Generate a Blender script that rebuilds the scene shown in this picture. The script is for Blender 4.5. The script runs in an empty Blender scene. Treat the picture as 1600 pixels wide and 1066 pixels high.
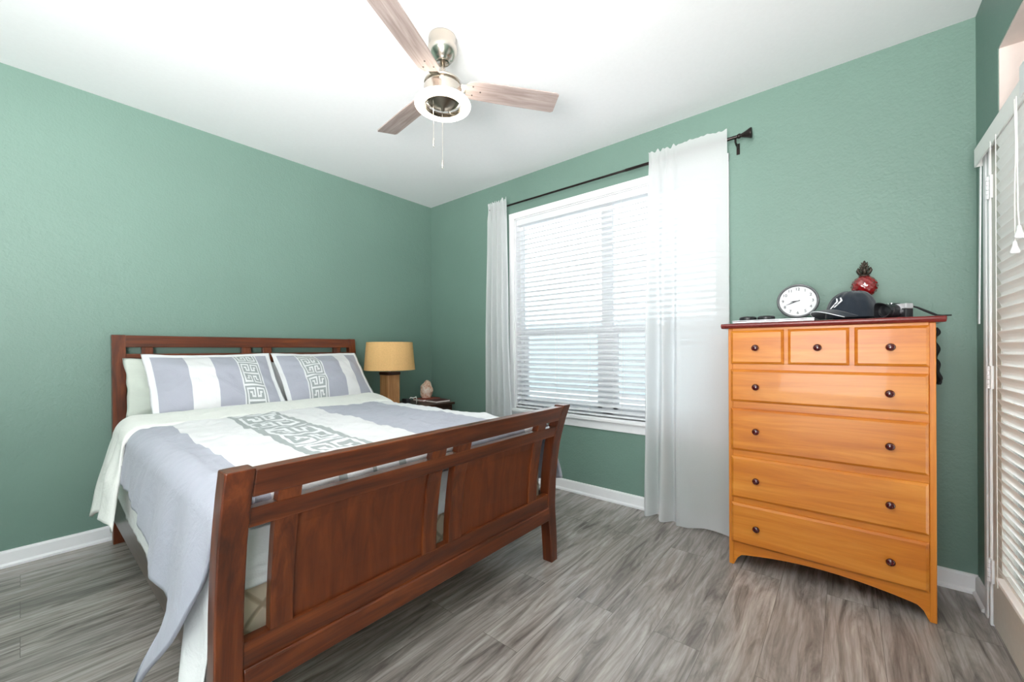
import bpy, bmesh, math, random
from mathutils import Vector, Matrix, noise
random.seed(7)
PI = math.pi
C = bpy.context.scene.collection
SC = bpy.context.scene

# ------------------------------------------------------------------ camera
cd = bpy.data.cameras.new('camera')
cam = bpy.data.objects.new('scene_camera', cd)
C.objects.link(cam)
cd.sensor_width = 36.0
cd.lens = 632.47 / 1600 * 36
cd.shift_y = 13.7 / 1600
cd.clip_start = 0.02
yaw = math.radians(39.495)
roll = math.radians(-0.258)
cam.matrix_world = (Matrix.Translation((-2.8863, -3.5307, 1.1691))
                    @ Matrix.Rotation(yaw - PI / 2, 4, 'Z') @ Matrix.Rotation(PI / 2, 4, 'X')
                    @ Matrix.Rotation(roll, 4, 'Z'))
SC.camera = cam

# ------------------------------------------------------------------ world, lights, exposure
w = bpy.data.worlds.new('sky')
SC.world = w
w.use_nodes = True
bg = w.node_tree.nodes['Background']
bg.inputs['Color'].default_value = (0.90, 0.96, 1.0, 1)
bg.inputs['Strength'].default_value = 1.85

def area(name, loc, direction, sx, sy, power, col=(1, 1, 1), portal=False, spread=180):
    l = bpy.data.lights.new(name, 'AREA')
    l.shape = 'RECTANGLE'; l.size = sx; l.size_y = sy
    l.energy = power; l.color = col
    o = bpy.data.objects.new(name, l); C.objects.link(o)
    o.location = loc
    o.rotation_euler = Vector(direction).to_track_quat('-Z', 'Y').to_euler()
    l.spread = math.radians(spread)
    if portal: l.cycles.is_portal = True
    return o
area('window_daylight_portal', (0.16, -2.05, 1.5), (-1, 0, 0), 1.9, 1.9, 1, portal=True)
area('left_fill_light', (-4.62, -3.45, 1.45), (1, 0.15, 0.7), 1.0, 2.0, 48, (1.0, 0.955, 0.93), spread=95)  # added unseen fill lamp, tilted up to brighten the room from the left
area('front_fill_light', (-3.78, -4.22, 1.45), (0.25, 1, 0.85), 0.9, 2.0, 62, (1.0, 0.97, 0.95), spread=100)  # second added fill lamp, lifts the headboard wall and footboard front
RING_STRENGTH = 4.2

vs = SC.view_settings
vs.view_transform = 'Standard'; vs.look = 'None'; vs.gamma = 1.0; vs.use_curve_mapping = False
vs.exposure = 0.92
SC.cycles.max_bounces = 14; SC.cycles.diffuse_bounces = 8
SC.cycles.transparent_max_bounces = 24
SC.cycles.sample_clamp_indirect = 8.0
SC.cycles.use_denoising = True

# ------------------------------------------------------------------ materials
def lin(c):
    c = c / 255.0
    return c / 12.92 if c <= 0.04045 else ((c + 0.055) / 1.055) ** 2.4
def rgb(r, g, b): return (lin(r), lin(g), lin(b), 1)

class NT:
    def __init__(s, name):
        s.m = bpy.data.materials.new(name); s.m.use_nodes = True
        s.t = s.m.node_tree; s.b = s.t.nodes['Principled BSDF']; s.o = s.t.nodes['Material Output']
    def n(s, t, **k):
        x = s.t.nodes.new(t)
        for a, v in k.items(): setattr(x, a, v)
        return x
    def l(s, a, b): s.t.links.new(a, b)
    def coords(s, kind='Object', scale=(1, 1, 1), rot=(0, 0, 0)):
        tc = s.n('ShaderNodeTexCoord'); mp = s.n('ShaderNodeMapping')
        mp.inputs['Scale'].default_value = scale; mp.inputs['Rotation'].default_value = rot
        s.l(tc.outputs[kind], mp.inputs['Vector']); return mp.outputs['Vector']
    def noise(s, vec, scale, detail=3, rough=0.5, dist=0.0):
        x = s.n('ShaderNodeTexNoise')
        x.inputs['Scale'].default_value = scale; x.inputs['Detail'].default_value = detail
        x.inputs['Roughness'].default_value = rough; x.inputs['Distortion'].default_value = dist
        s.l(vec, x.inputs['Vector']); return x.outputs['Fac']
    def ramp(s, fac, stops):
        x = s.n('ShaderNodeValToRGB'); e = x.color_ramp.elements
        while len(e) < len(stops): e.new(0.5)
        for el, (p, c) in zip(e, stops): el.position = p; el.color = c
        s.l(fac, x.inputs['Fac']); return x.outputs['Color']
    def mix(s, fac, a, b, mode='MIX'):
        x = s.n('ShaderNodeMix'); x.data_type = 'RGBA'; x.blend_type = mode
        for i, v in ((0, fac), (6, a), (7, b)):
            if hasattr(v, 'default_value'): s.l(v, x.inputs[i])
            else: x.inputs[i].default_value = v
        return x.outputs[2]
    def bump(s, h, strength, dist=0.01):
        x = s.n('ShaderNodeBump'); x.inputs['Strength'].default_value = strength
        x.inputs['Distance'].default_value = dist
        s.l(h, x.inputs['Height']); s.l(x.outputs['Normal'], s.b.inputs['Normal'])
    def set(s, **k):
        names = dict(rough='Roughness', metal='Metallic', spec='Specular IOR Level', coat='Coat Weight', sheen='Sheen Weight')
        for a, v in k.items(): s.b.inputs[names[a]].default_value = v
    def col(s, v):
        if hasattr(v, 'default_value'): s.l(v, s.b.inputs['Base Color'])
        else: s.b.inputs['Base Color'].default_value = v

def plain(name, c, rough=0.5, metal=0.0, spec=0.5, vary=0.06, scale=30, bump=0.0, coat=0.0):
    t = NT(name); v = t.coords()
    f = t.noise(v, scale, 3)
    d = tuple(max(0, x * (1 - vary)) for x in c[:3]) + (1,)
    u = tuple(min(1, x * (1 + vary)) for x in c[:3]) + (1,)
    t.col(t.ramp(f, [(0.3, d), (0.7, u)]))
    t.set(rough=rough, metal=metal, spec=spec, coat=coat)
    if bump: t.bump(f, bump)
    return t.m

def wood(name, dark, mid, light, axis='x', rough=0.35, scale=1.0, contrast=1.0, coat=0.0):
    t = NT(name)
    sc = {'x': (1.2, 16, 16), 'y': (16, 1.2, 16), 'z': (16, 16, 1.2)}[axis]
    v = t.coords('Object', tuple(x * scale for x in sc))
    f1 = t.noise(v, 1.6, 5, 0.6, 0.8)
    sc2 = {'x': (3, 90, 90), 'y': (90, 3, 90), 'z': (90, 90, 3)}[axis]
    f2 = t.noise(t.coords('Object', tuple(x * scale for x in sc2)), 2.0, 3, 0.6)
    c1 = t.ramp(f1, [(0.28, dark), (0.5, mid), (0.75, light)])
    c2 = t.ramp(f2, [(0.35, (0.72, 0.7, 0.68, 1)), (0.62, (1, 1, 1, 1))])
    t.col(t.mix(0.45 * contrast, c1, c2, 'MULTIPLY'))
    t.set(rough=rough, coat=coat)
    t.bump(f2, 0.05, 0.002)
    return t.m

def wall_paint(name, c):
    t = NT(name); v = t.coords()
    f = t.noise(v, 75, 4, 0.55); g = t.noise(v, 22, 3, 0.5); a = t.noise(v, 1.3, 2)
    t.col(t.ramp(a, [(0.3, tuple(x * 0.96 for x in c[:3]) + (1,)), (0.7, tuple(min(1, x * 1.04) for x in c[:3]) + (1,))]))
    t.set(rough=0.48, spec=0.45)
    ad = t.n('ShaderNodeMath'); ad.operation = 'ADD'; t.l(f, ad.inputs[0]); t.l(g, ad.inputs[1])
    t.bump(ad.outputs[0], 0.38, 0.006)
    return t.m

def floor_mat():
    t = NT('grey_vinyl_plank')
    v = t.coords()
    br = t.n('ShaderNodeTexBrick'); t.l(v, br.inputs['Vector'])
    br.offset = 0.37; br.offset_frequency = 2; br.squash = 1
    br.inputs['Scale'].default_value = 1.0
    br.inputs['Brick Width'].default_value = 1.22; br.inputs['Row Height'].default_value = 0.182
    br.inputs['Mortar Size'].default_value = 0.0009; br.inputs['Mortar Smooth'].default_value = 0.2
    br.inputs['Color1'].default_value = (0, 0, 0, 1); br.inputs['Color2'].default_value = (1, 1, 1, 1)
    br.inputs['Mortar'].default_value = (0.5, 0.5, 0.5, 1)
    # offset grain per plank
    ms = t.n('ShaderNodeMapping'); ms.inputs['Scale'].default_value = (0.9, 6.5, 1)
    tc = t.n('ShaderNodeVectorMath'); tc.operation = 'MULTIPLY_ADD'
    t.l(br.outputs['Color'], tc.inputs[0]); tc.inputs[1].default_value = (3.7, 5.3, 9.1); t.l(v, tc.inputs[2])
    t.l(tc.outputs[0], ms.inputs['Vector'])
    f1 = t.noise(ms.outputs[0], 2.1, 6, 0.62, 1.6)
    ms2 = t.n('ShaderNodeMapping'); ms2.inputs['Scale'].default_value = (4, 85, 1); t.l(tc.outputs[0], ms2.inputs['Vector'])
    f2 = t.noise(ms2.outputs[0], 1.6, 4, 0.65, 0.6)
    wv = t.n('ShaderNodeTexWave'); wv.wave_type = 'BANDS'; wv.bands_direction = 'Y'
    ms3 = t.n('ShaderNodeMapping'); ms3.inputs['Scale'].default_value = (0.9, 5.5, 1); t.l(tc.outputs[0], ms3.inputs['Vector'])
    t.l(ms3.outputs[0], wv.inputs['Vector'])
    wv.inputs['Scale'].default_value = 2.2; wv.inputs['Distortion'].default_value = 9.0
    wv.inputs['Detail'].default_value = 2.0; wv.inputs['Detail Scale'].default_value = 1.3
    ca = t.ramp(f1, [(0.30, rgb(110, 103, 99)), (0.48, rgb(155, 148, 143)), (0.70, rgb(190, 184, 179))])
    cb = t.mix(0.38, ca, t.ramp(f2, [(0.34, (0.52, 0.51, 0.50, 1)), (0.60, (1, 1, 1, 1))]), 'MULTIPLY')
    cc = t.mix(0.34, cb, t.ramp(wv.outputs['Fac'], [(0.0, (0.55, 0.54, 0.53, 1)), (0.35, (1, 1, 1, 1))]), 'MULTIPLY')
    cp = t.mix(1.0, cc, t.ramp(br.outputs['Color'], [(0, (0.86, 0.86, 0.86, 1)), (1, (1.06, 1.05, 1.04, 1))]), 'MULTIPLY')
    cm = t.mix(br.outputs['Fac'], cp, rgb(104, 98, 94))
    t.col(cm); t.set(rough=0.27, spec=0.55)
    t.bump(f2, 0.06, 0.002)
    return t.m

def cloth(name, c, rough=0.85, weave=260, wr=0.25, pleat=None, sheen=0.15):
    t = NT(name); v = t.coords()
    f = t.noise(v, weave, 2); g = t.noise(v, 9, 4, 0.6, 0.7)
    t.col(t.ramp(g, [(0.3, tuple(x * 0.95 for x in c[:3]) + (1,)), (0.7, c)]))
    t.set(rough=rough, spec=0.25, sheen=sheen)
    ad = t.n('ShaderNodeMath'); ad.operation = 'MULTIPLY_ADD'
    t.l(f, ad.inputs[0]); ad.inputs[1].default_value = 0.06; t.l(g, ad.inputs[2])
    h = ad.outputs[0]
    if pleat:
        wv = t.n('ShaderNodeTexWave'); wv.bands_direction = pleat[0]; wv.inputs['Scale'].default_value = pleat[1]
        wv.inputs['Distortion'].default_value = 0.6; wv.wave_profile = 'SAW'
        uv = t.n('ShaderNodeTexCoord'); t.l(uv.outputs['UV'], wv.inputs['Vector'])
        a2 = t.n('ShaderNodeMath'); a2.operation = 'MULTIPLY_ADD'
        t.l(wv.outputs['Fac'], a2.inputs[0]); a2.inputs[1].default_value = pleat[2]; t.l(h, a2.inputs[2]); h = a2.outputs[0]
    t.bump(h, wr, 0.012)
    return t.m

def sheer(name, c, transp=0.12, trans=0.5):
    t = NT(name); t.t.nodes.remove(t.b)
    d = t.n('ShaderNodeBsdfDiffuse'); d.inputs['Color'].default_value = c
    r = t.n('ShaderNodeBsdfTranslucent'); r.inputs['Color'].default_value = c
    p = t.n('ShaderNodeBsdfTransparent')
    m1 = t.n('ShaderNodeMixShader'); m1.inputs[0].default_value = trans
    t.l(d.outputs[0], m1.inputs[1]); t.l(r.outputs[0], m1.inputs[2])
    v = t.coords('Object'); f = t.noise(v, 300, 2)
    mr = t.n('ShaderNodeMapRange'); mr.inputs['To Min'].default_value = transp * 0.6; mr.inputs['To Max'].default_value = transp * 1.4
    t.l(f, mr.inputs['Value'])
    m2 = t.n('ShaderNodeMixShader'); t.l(mr.outputs[0], m2.inputs[0])
    t.l(m1.outputs[0], m2.inputs[1]); t.l(p.outputs[0], m2.inputs[2])
    t.l(m2.outputs[0], t.o.inputs['Surface'])
    return t.m

def pane_glass(name):
    t = NT(name); t.t.nodes.remove(t.b)
    p = t.n('ShaderNodeBsdfTransparent'); g = t.n('ShaderNodeBsdfGlossy'); g.inputs['Roughness'].default_value = 0.02
    fr = t.n('ShaderNodeFresnel'); fr.inputs['IOR'].default_value = 1.45
    p.inputs['Color'].default_value = (0.93, 0.96, 0.96, 1)
    m = t.n('ShaderNodeMixShader'); t.l(fr.outputs[0], m.inputs[0]); t.l(p.outputs[0], m.inputs[1]); t.l(g.outputs[0], m.inputs[2])
    t.l(m.outputs[0], t.o.inputs['Surface']); return t.m

def emit(name, c, s):
    t = NT(name); t.b.inputs['Base Color'].default_value = c
    t.b.inputs['Emission Color'].default_value = c; t.b.inputs['Emission Strength'].default_value = s
    return t.m

M = {}
M['green'] = wall_paint('green_wall_paint', rgb(114, 142, 131))
M['ceiling'] = plain('white_ceiling_paint', rgb(236, 237, 239), 0.9, spec=0.2, vary=0.01, scale=60, bump=0.05)
M['plaster'] = plain('bare_pinkish_plaster', rgb(226, 214, 208), 0.9, spec=0.2, vary=0.02)
M['trim'] = plain('white_trim_paint', rgb(240, 240, 242), 0.4, vary=0.01)
M['vinyl'] = plain('white_window_vinyl', rgb(238, 240, 243), 0.4, vary=0.01)
M['floor'] = floor_mat()
M['glass'] = pane_glass('clear_window_glass')
M['slat'] = plain('white_blind_slat', rgb(226, 228, 231), 0.5, vary=0.01)
M['door_slat'] = plain('offwhite_door_blind', rgb(250, 249, 247), 0.5, vary=0.01)
M['door'] = plain('greige_door_paint', rgb(222, 217, 208), 0.45, vary=0.03)
D_, M_, L_ = rgb(56, 23, 9), rgb(96, 43, 17), rgb(134, 68, 29)
for a in 'xyz': M['bed_' + a] = wood('red_brown_wood_' + a, D_, M_, L_, a, 0.32, coat=0.15)
M['panel'] = wood('red_brown_panel', rgb(84, 37, 15), rgb(103, 47, 19), rgb(121, 59, 25), 'z', 0.4, contrast=0.6)
M['rail'] = wood('dark_side_rail', rgb(60, 48, 42), rgb(84, 68, 60), rgb(100, 84, 76), 'y', 0.3)
O1, O2, O3 = rgb(184, 98, 18), rgb(206, 122, 30), rgb(222, 145, 54)
M['maple_y'] = wood('honey_maple_y', O1, O2, O3, 'y', 0.38, 0.6, 0.45, coat=0.08)
M['maple_z'] = wood('honey_maple_z', O1, O2, O3, 'z', 0.38, 0.6, 0.45, coat=0.08)
M['cherry'] = wood('dark_cherry_top', rgb(82, 20, 18), rgb(116, 32, 28), rgb(140, 48, 40), 'y', 0.25, coat=0.4)
M['knob'] = plain('dark_cherry_knob', rgb(74, 12, 14), 0.14, vary=0.1, coat=0.6)
M['lav'] = cloth('lavender_grey_cloth', rgb(172, 174, 186), wr=0.6, sheen=0.15)
M['white'] = cloth('white_cloth', rgb(226, 227, 229), wr=0.55)
M['pleat'] = cloth('white_pleated_cloth', rgb(226, 226, 227), pleat=('X', 12, 0.35), wr=0.5)
M['pleat_top'] = cloth('white_tucked_cloth', rgb(224, 224, 225), pleat=('Y', 4.0, 0.35), wr=0.6)
M['key'] = cloth('grey_key_cloth', rgb(160, 166, 166))
M['sheet'] = cloth('white_sheet_cloth', rgb(236, 237, 236), wr=0.7)
M['sage'] = cloth('pale_sage_cloth', rgb(198, 205, 196), wr=0.7)
M['flap'] = cloth('ivory_lining_cloth', rgb(226, 227, 222), wr=0.7)
M['mattress'] = cloth('mattress_ticking', rgb(236, 236, 234))
def quilt():
    t = NT('beige_quilted_ticking'); v = t.coords('Object', (1, 1, 1), (0, PI / 4, 0))
    w1 = t.n('ShaderNodeTexWave'); w1.bands_direction = 'X'; w1.inputs['Scale'].default_value = 4.2; w1.inputs['Distortion'].default_value = 1.2
    w2 = t.n('ShaderNodeTexWave'); w2.bands_direction = 'Z'; w2.inputs['Scale'].default_value = 4.2; w2.inputs['Distortion'].default_value = 1.2
    t.l(v, w1.inputs['Vector']); t.l(v, w2.inputs['Vector'])
    r1 = t.ramp(w1.outputs['Fac'], [(0.0, (0, 0, 0, 1)), (0.12, (1, 1, 1, 1))]); r2 = t.ramp(w2.outputs['Fac'], [(0.0, (0, 0, 0, 1)), (0.12, (1, 1, 1, 1))])
    mm = t.mix(1.0, r1, r2, 'MULTIPLY')
    t.col(t.mix(mm, rgb(178, 158, 132), rgb(221, 203, 178))); t.set(rough=0.85)
    t.bump(mm, 0.4, 0.006); return t.m
M['quilt'] = quilt()
M['curtain'] = sheer('sheer_white_curtain', (0.85, 0.86, 0.87, 1), 0.09, 0.48)
M['bronze'] = plain('dark_bronze_metal', rgb(46, 40, 38), 0.3, 0.7, vary=0.15)
M['nickel'] = plain('brushed_nickel', rgb(205, 198, 188), 0.22, 1.0, vary=0.03)
M['blade'] = wood('washed_grey_blade', rgb(134, 118, 112), rgb(164, 149, 144), rgb(186, 173, 168), 'x', 0.5, 1.6, 0.5)
M['ring'] = emit('lit_ring_diffuser', (1.0, 0.93, 0.82, 1), RING_STRENGTH)
M['ring_off'] = plain('white_ring_housing', rgb(238, 236, 232), 0.4)
M['screw'] = plain('dark_screw', rgb(90, 82, 78), 0.3, 0.8)
def burlap(name, c):
    t = NT(name); v = t.coords('Object', (1, 1, 1))
    f = t.noise(t.coords('Object', (60, 60, 420)), 1.5, 2); g = t.noise(t.coords('Object', (420, 420, 40)), 1.5, 2)
    m = t.mix(0.5, t.ramp(f, [(0.3, (0.8, 0.8, 0.8, 1)), (0.7, (1.1, 1.1, 1.1, 1))]), t.ramp(g, [(0.3, (0.8, 0.8, 0.8, 1)), (0.7, (1.1, 1.1, 1.1, 1))]))
    t.col(t.mix(1.0, c, m, 'MULTIPLY')); t.set(rough=0.9, spec=0.1); t.bump(f, 0.1, 0.002)
    return t.m
M['burlap'] = burlap('golden_burlap', rgb(226, 182, 124))
M['lampwood'] = wood('tan_lamp_column', rgb(158, 108, 64), rgb(186, 134, 86), rgb(204, 156, 108), 'z', 0.5)
M['lampdark'] = wood('dark_lamp_cap', rgb(48, 26, 16), rgb(66, 36, 22), rgb(82, 48, 30), 'x', 0.4)
M['black'] = plain('black_plastic', rgb(34, 34, 37), 0.38, vary=0.1)
M['blackcloth'] = plain('black_webbing', rgb(22, 24, 26), 0.8, vary=0.2, bump=0.1)
M['alu'] = plain('silver_aluminium', rgb(200, 202, 205), 0.3, 0.9, vary=0.02)
M['chrome'] = plain('chrome_trim', rgb(215, 215, 218), 0.15, 1.0, vary=0.02)
M['clockrim'] = plain('grey_clock_rim', rgb(104, 106, 108), 0.3, 0.4)
M['face'] = plain('white_clock_face', rgb(212, 214, 217), 0.5, vary=0.01)
M['ink'] = plain('grey_numerals', rgb(52, 54, 58), 0.6)
M['navy'] = cloth('dark_navy_cap_cloth', rgb(34, 42, 52), wr=0.35, sheen=0.3)
M['capwhite'] = plain('white_piping', rgb(230, 232, 236), 0.6)
M['redglass'] = plain('red_glass', rgb(128, 10, 16), 0.08, spec=0.8, vary=0.3, scale=60, coat=1.0)
M['antique'] = plain('antique_bronze', rgb(72, 64, 56), 0.4, 0.6, vary=0.25)
def rock():
    t = NT('pink_salt_rock'); v = t.coords(); f = t.noise(v, 28, 5, 0.65, 0.8)
    t.col(t.ramp(f, [(0.32, rgb(206, 146, 112)), (0.48, rgb(234, 192, 166)), (0.62, rgb(250, 234, 220))])); t.set(rough=0.5)
    t.bump(f, 0.5, 0.01); return t.m
M['rock'] = rock()
M['bookred'] = plain('red_book_cover', rgb(150, 62, 44), 0.5)
M['bookdark'] = plain('maroon_book_cover', rgb(84, 40, 38), 0.5)
M['paper'] = plain('white_page_edges', rgb(236, 232, 226), 0.8)
M['ground'] = plain('pale_paving', rgb(205, 208, 206), 0.9, vary=0.08, scale=3)
M['siding'] = plain('pale_grey_siding', rgb(176, 188, 196), 0.8, vary=0.03)
M['cord'] = plain('white_cord', rgb(238, 236, 232), 0.7)

# ------------------------------------------------------------------ mesh helpers
LOC = {}
def nbm(): return bmesh.new()

def add_box(bm, x0, x1, y0, y1, z0, z1, mi=0):
    v = [bm.verts.new((x, y, z)) for z in (z0, z1) for y in (y0, y1) for x in (x0, x1)]
    for q in ((0, 2, 3, 1), (4, 5, 7, 6), (0, 1, 5, 4), (2, 6, 7, 3), (0, 4, 6, 2), (1, 3, 7, 5)):
        f = bm.faces.new([v[i] for i in q]); f.material_index = mi
    return bm
def box(*a): return add_box(nbm(), *a)

def add_tube(bm, pts, r, seg=10, cap=True, mi=0):
    pts = [Vector(p) for p in pts]
    rs = r if isinstance(r, (list, tuple)) else [r] * len(pts)
    rings = []; up = Vector((0, 0, 1))
    t0 = (pts[1] - pts[0]).normalized()
    nrm = t0.cross(up)
    if nrm.length < 1e-3: nrm = t0.cross(Vector((1, 0, 0)))
    nrm.normalize()
    for i, p in enumerate(pts):
        t = (pts[min(i + 1, len(pts) - 1)] - pts[max(i - 1, 0)]).normalized()
        nrm = (nrm - t * nrm.dot(t)).normalized(); b = t.cross(nrm)
        rings.append([bm.verts.new(p + (nrm * math.cos(2 * PI * k / seg) + b * math.sin(2 * PI * k / seg)) * rs[i]) for k in range(seg)])
    for a, c in zip(rings, rings[1:]):
        for k in range(seg):
            f = bm.faces.new((a[k], a[(k + 1) % seg], c[(k + 1) % seg], c[k])); f.material_index = mi
    if cap:
        f = bm.faces.new(rings[0][::-1]); f.material_index = mi
        f = bm.faces.new(rings[-1]); f.material_index = mi
    return bm
def tube(*a, **k): return add_tube(nbm(), *a, **k)

def add_lathe(bm, prof, mat=Matrix.Identity(4), seg=32, closed=False):
    """prof: list of (r, z) turned about local z, then placed with mat"""
    rings = []
    for r, z in prof:
        if r < 1e-5: rings.append([bm.verts.new(mat @ Vector((0, 0, z)))])
        else: rings.append([bm.verts.new(mat @ Vector((r * math.cos(2 * PI * k / seg), r * math.sin(2 * PI * k / seg), z))) for k in range(seg)])
    pairs = list(zip(rings, rings[1:]))
    if closed: pairs.append((rings[-1], rings[0]))
    for a, b in pairs:
        for k in range(seg):
            k2 = (k + 1) % seg
            if len(a) == 1 and len(b) == 1: continue
            if len(a) == 1: bm.faces.new((a[0], b[k2], b[k]))
            elif len(b) == 1: bm.faces.new((a[k], a[k2], b[0]))
            else: bm.faces.new((a[k], a[k2], b[k2], b[k]))
    return bm
def lathe(prof, mat=Matrix.Identity(4), **k): return add_lathe(nbm(), prof, mat, **k)

def add_prism(bm, poly, axis, a, b):
    """extrude a 2-D polygon along an axis between a and b; axis 'x': poly=(y,z), 'y': (x,z), 'z': (x,y)"""
    def P(u, v, d): return {'x': (d, u, v), 'y': (u, d, v), 'z': (u, v, d)}[axis]
    A = [bm.verts.new(P(u, v, a)) for u, v in poly]; B = [bm.verts.new(P(u, v, b)) for u, v in poly]
    n = len(poly)
    bm.faces.new(A); bm.faces.new(B[::-1])
    for i in range(n): bm.faces.new((A[i], B[i], B[(i + 1) % n], A[(i + 1) % n]))
    return bm
def prism(*a): return add_prism(nbm(), *a)

def grid(fn, us, vs_, matfn=None, uvfn=None):
    bm = nbm(); uvl = bm.loops.layers.uv.new('UVMap')
    V = [[bm.verts.new(fn(u, v)) for u in us] for v in vs_]
    for j in range(len(vs_) - 1):
        for i in range(len(us) - 1):
            f = bm.faces.new((V[j][i], V[j][i + 1], V[j + 1][i + 1], V[j + 1][i]))
            um, vm = (us[i] + us[i + 1]) / 2, (vs_[j] + vs_[j + 1]) / 2
            if matfn: f.material_index = matfn(um, vm)
            for lp, (a, b) in zip(f.loops, ((i, j), (i + 1, j), (i + 1, j + 1), (i, j + 1))):
                lp[uvl].uv = uvfn(us[a], vs_[b]) if uvfn else (us[a], vs_[b])
    return bm

def lrange(a, b, n): return [a + (b - a) * i / n for i in range(n + 1)]
def interp(x, xs, ys):
    if x <= xs[0]: return ys[0]
    for a, b, c, d in zip(xs, xs[1:], ys, ys[1:]):
        if x <= b: return c + (d - c) * (x - a) / (b - a)
    return ys[-1]
def sst(t): t = max(0, min(1, t)); return t * t * (3 - 2 * t)
def nz(x, y, z=0.0): return noise.noise(Vector((x, y, z)))

def obj(name, bm, mats, parent=None, smooth=False, bevel=0.0, seg=2, solid=0.0, recalc=True, sub=0, off=0):
    if recalc: bmesh.ops.recalc_face_normals(bm, faces=bm.faces[:])
    if parent is not None:
        bm.transform(Matrix.Translation(-LOC[parent.name]))
    me = bpy.data.meshes.new(name); bm.to_mesh(me); bm.free()
    for m in (mats if isinstance(mats, (list, tuple)) else [mats]): me.materials.append(m)
    if smooth: me.polygons.foreach_set('use_smooth', [True] * len(me.polygons))
    o = bpy.data.objects.new(name, me); C.objects.link(o)
    if parent is not None:
        o.parent = parent; LOC[o.name] = LOC[parent.name]
    else: LOC[o.name] = Vector((0, 0, 0))
    if solid:
        s = o.modifiers.new('solid', 'SOLIDIFY'); s.thickness = solid; s.offset = off
    if sub:
        s = o.modifiers.new('sub', 'SUBSURF'); s.levels = sub; s.render_levels = sub
    if bevel:
        b = o.modifiers.new('bevel', 'BEVEL'); b.width = bevel; b.segments = seg; b.limit_method = 'ANGLE'; b.angle_limit = math.radians(40)
    return o

def tag(o, label, cat, group=None):
    o['label'] = label; o['category'] = cat
    if group: o['group'] = group
    return o
def thing(name, label, cat, loc, group=None):
    o = bpy.data.objects.new(name, None); C.objects.link(o)
    o.empty_display_size = 0.05
    o.location = loc; LOC[o.name] = Vector(loc)
    return tag(o, label, cat, group)
def struct(name, bm, mat, label, cat, parent=None, **k):
    o = obj(name, bm, mat, parent, **k)
    if parent is None:
        o['kind'] = 'structure'; tag(o, label, cat)
    return o

# ------------------------------------------------------------------ room shell
H = 2.74; YF = -4.012; XL = -4.4; T = 0.14
WY0, WY1, WZ0, WZ1 = -2.905, -1.19, 0.64, 2.365      # window hole
DX0, DX1 = -1.25, -0.2                               # door hole in the front wall
struct('floor', box(XL - T, T, YF - 0.5, T, -0.1, 0), M['floor'], 'grey wood-look vinyl plank floor', 'floor')
struct('ceiling', box(XL - T, T, YF - 0.5, T, H, H + 0.1), M['ceiling'], 'smooth white ceiling', 'ceiling')
struct('wall_back', box(XL - T, T, 0, T, 0, H), M['green'], 'green textured wall behind the headboard', 'wall')
bm = nbm()
add_box(bm, 0, T, YF, WY0, 0, H); add_box(bm, 0, T, WY1, 0, 0, H)
add_box(bm, 0, T, WY0, WY1, 0, WZ0); add_box(bm, 0, T, WY0, WY1, WZ1, H)
struct('wall_right', bm, M['green'], 'green textured wall with the curtained window', 'wall')
bm = nbm()
add_box(bm, DX1, T, YF - T, YF, 0, H)                       # strip beside the corner
add_box(bm, -0.36, DX1, YF - T, YF, 2.06, H)
add_box(bm, DX0, -0.36, YF - T, YF, 2.385, H)
add_box(bm, -3.3, DX0, YF - T, YF, 0, H); add_box(bm, XL, -4.26, YF - T, YF, 0, H); add_box(bm, -4.26, -3.3, YF - T, YF, 2.5, H)   # unseen opening behind the camera, added to let fill light through
struct('wall_front', bm, M['green'], 'narrow green wall beside the white door', 'wall')
bm = nbm()                                                   # plastered recess above the door
add_box(bm, DX0 - 0.02, -0.36, YF - 0.42, YF - 0.40, 2.06, 2.40)
add_box(bm, -0.366, -0.30, YF - 0.42, YF - 0.002, 2.06, 2.40)
add_box(bm, DX0 - 0.02, -0.30, YF - 0.42, YF - 0.002, 2.379, 2.41)
add_box(bm, DX0 - 0.02, -0.30, YF - 0.42, YF - 0.002, 2.04, 2.06)
add_box(bm, DX0 - 0.04, DX0, YF - 0.42, YF - 0.142, 2.04, 2.41)
struct('trim_1', bm, M['plaster'], 'bare pinkish plaster recess above the white door', 'recess')
bm = nbm()                                                   # left wall with an unseen opening added for the fill lamp
HY0, HY1, HZ = -3.97, -2.95, 2.5
add_box(bm, XL - T, XL, YF, HY0, 0, H); add_box(bm, XL - T, XL, HY1, 0, 0, H); add_box(bm, XL - T, XL, HY0, HY1, HZ, H)
struct('wall_left', bm, M['green'], 'green wall with an unseen opening added to let in fill light', 'wall')

def bb_profile(s=1):
    return [(0, 0), (0.022, 0), (0.022, 0.012), (0.012, 0.022), (0.012, 0.078), (0.008, 0.088), (0, 0.090)]
bm = nbm(); add_prism(bm, [(-u, v) for u, v in bb_profile()], 'x', XL, -0.001)
struct('baseboard_back', bm, M['trim'], 'white baseboard along the headboard wall', 'baseboard')
bm = nbm(); add_prism(bm, [(-u, v) for u, v in bb_profile()], 'y', YF, -0.022)
struct('baseboard_right', bm, M['trim'], 'white baseboard under the window', 'baseboard')
bm = nbm(); add_prism(bm, [(YF + u, v) for u, v in bb_profile()], 'x', -0.19, -0.022)
struct('baseboard_front', bm, M['trim'], 'short white baseboard between corner and door', 'baseboard')

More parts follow.
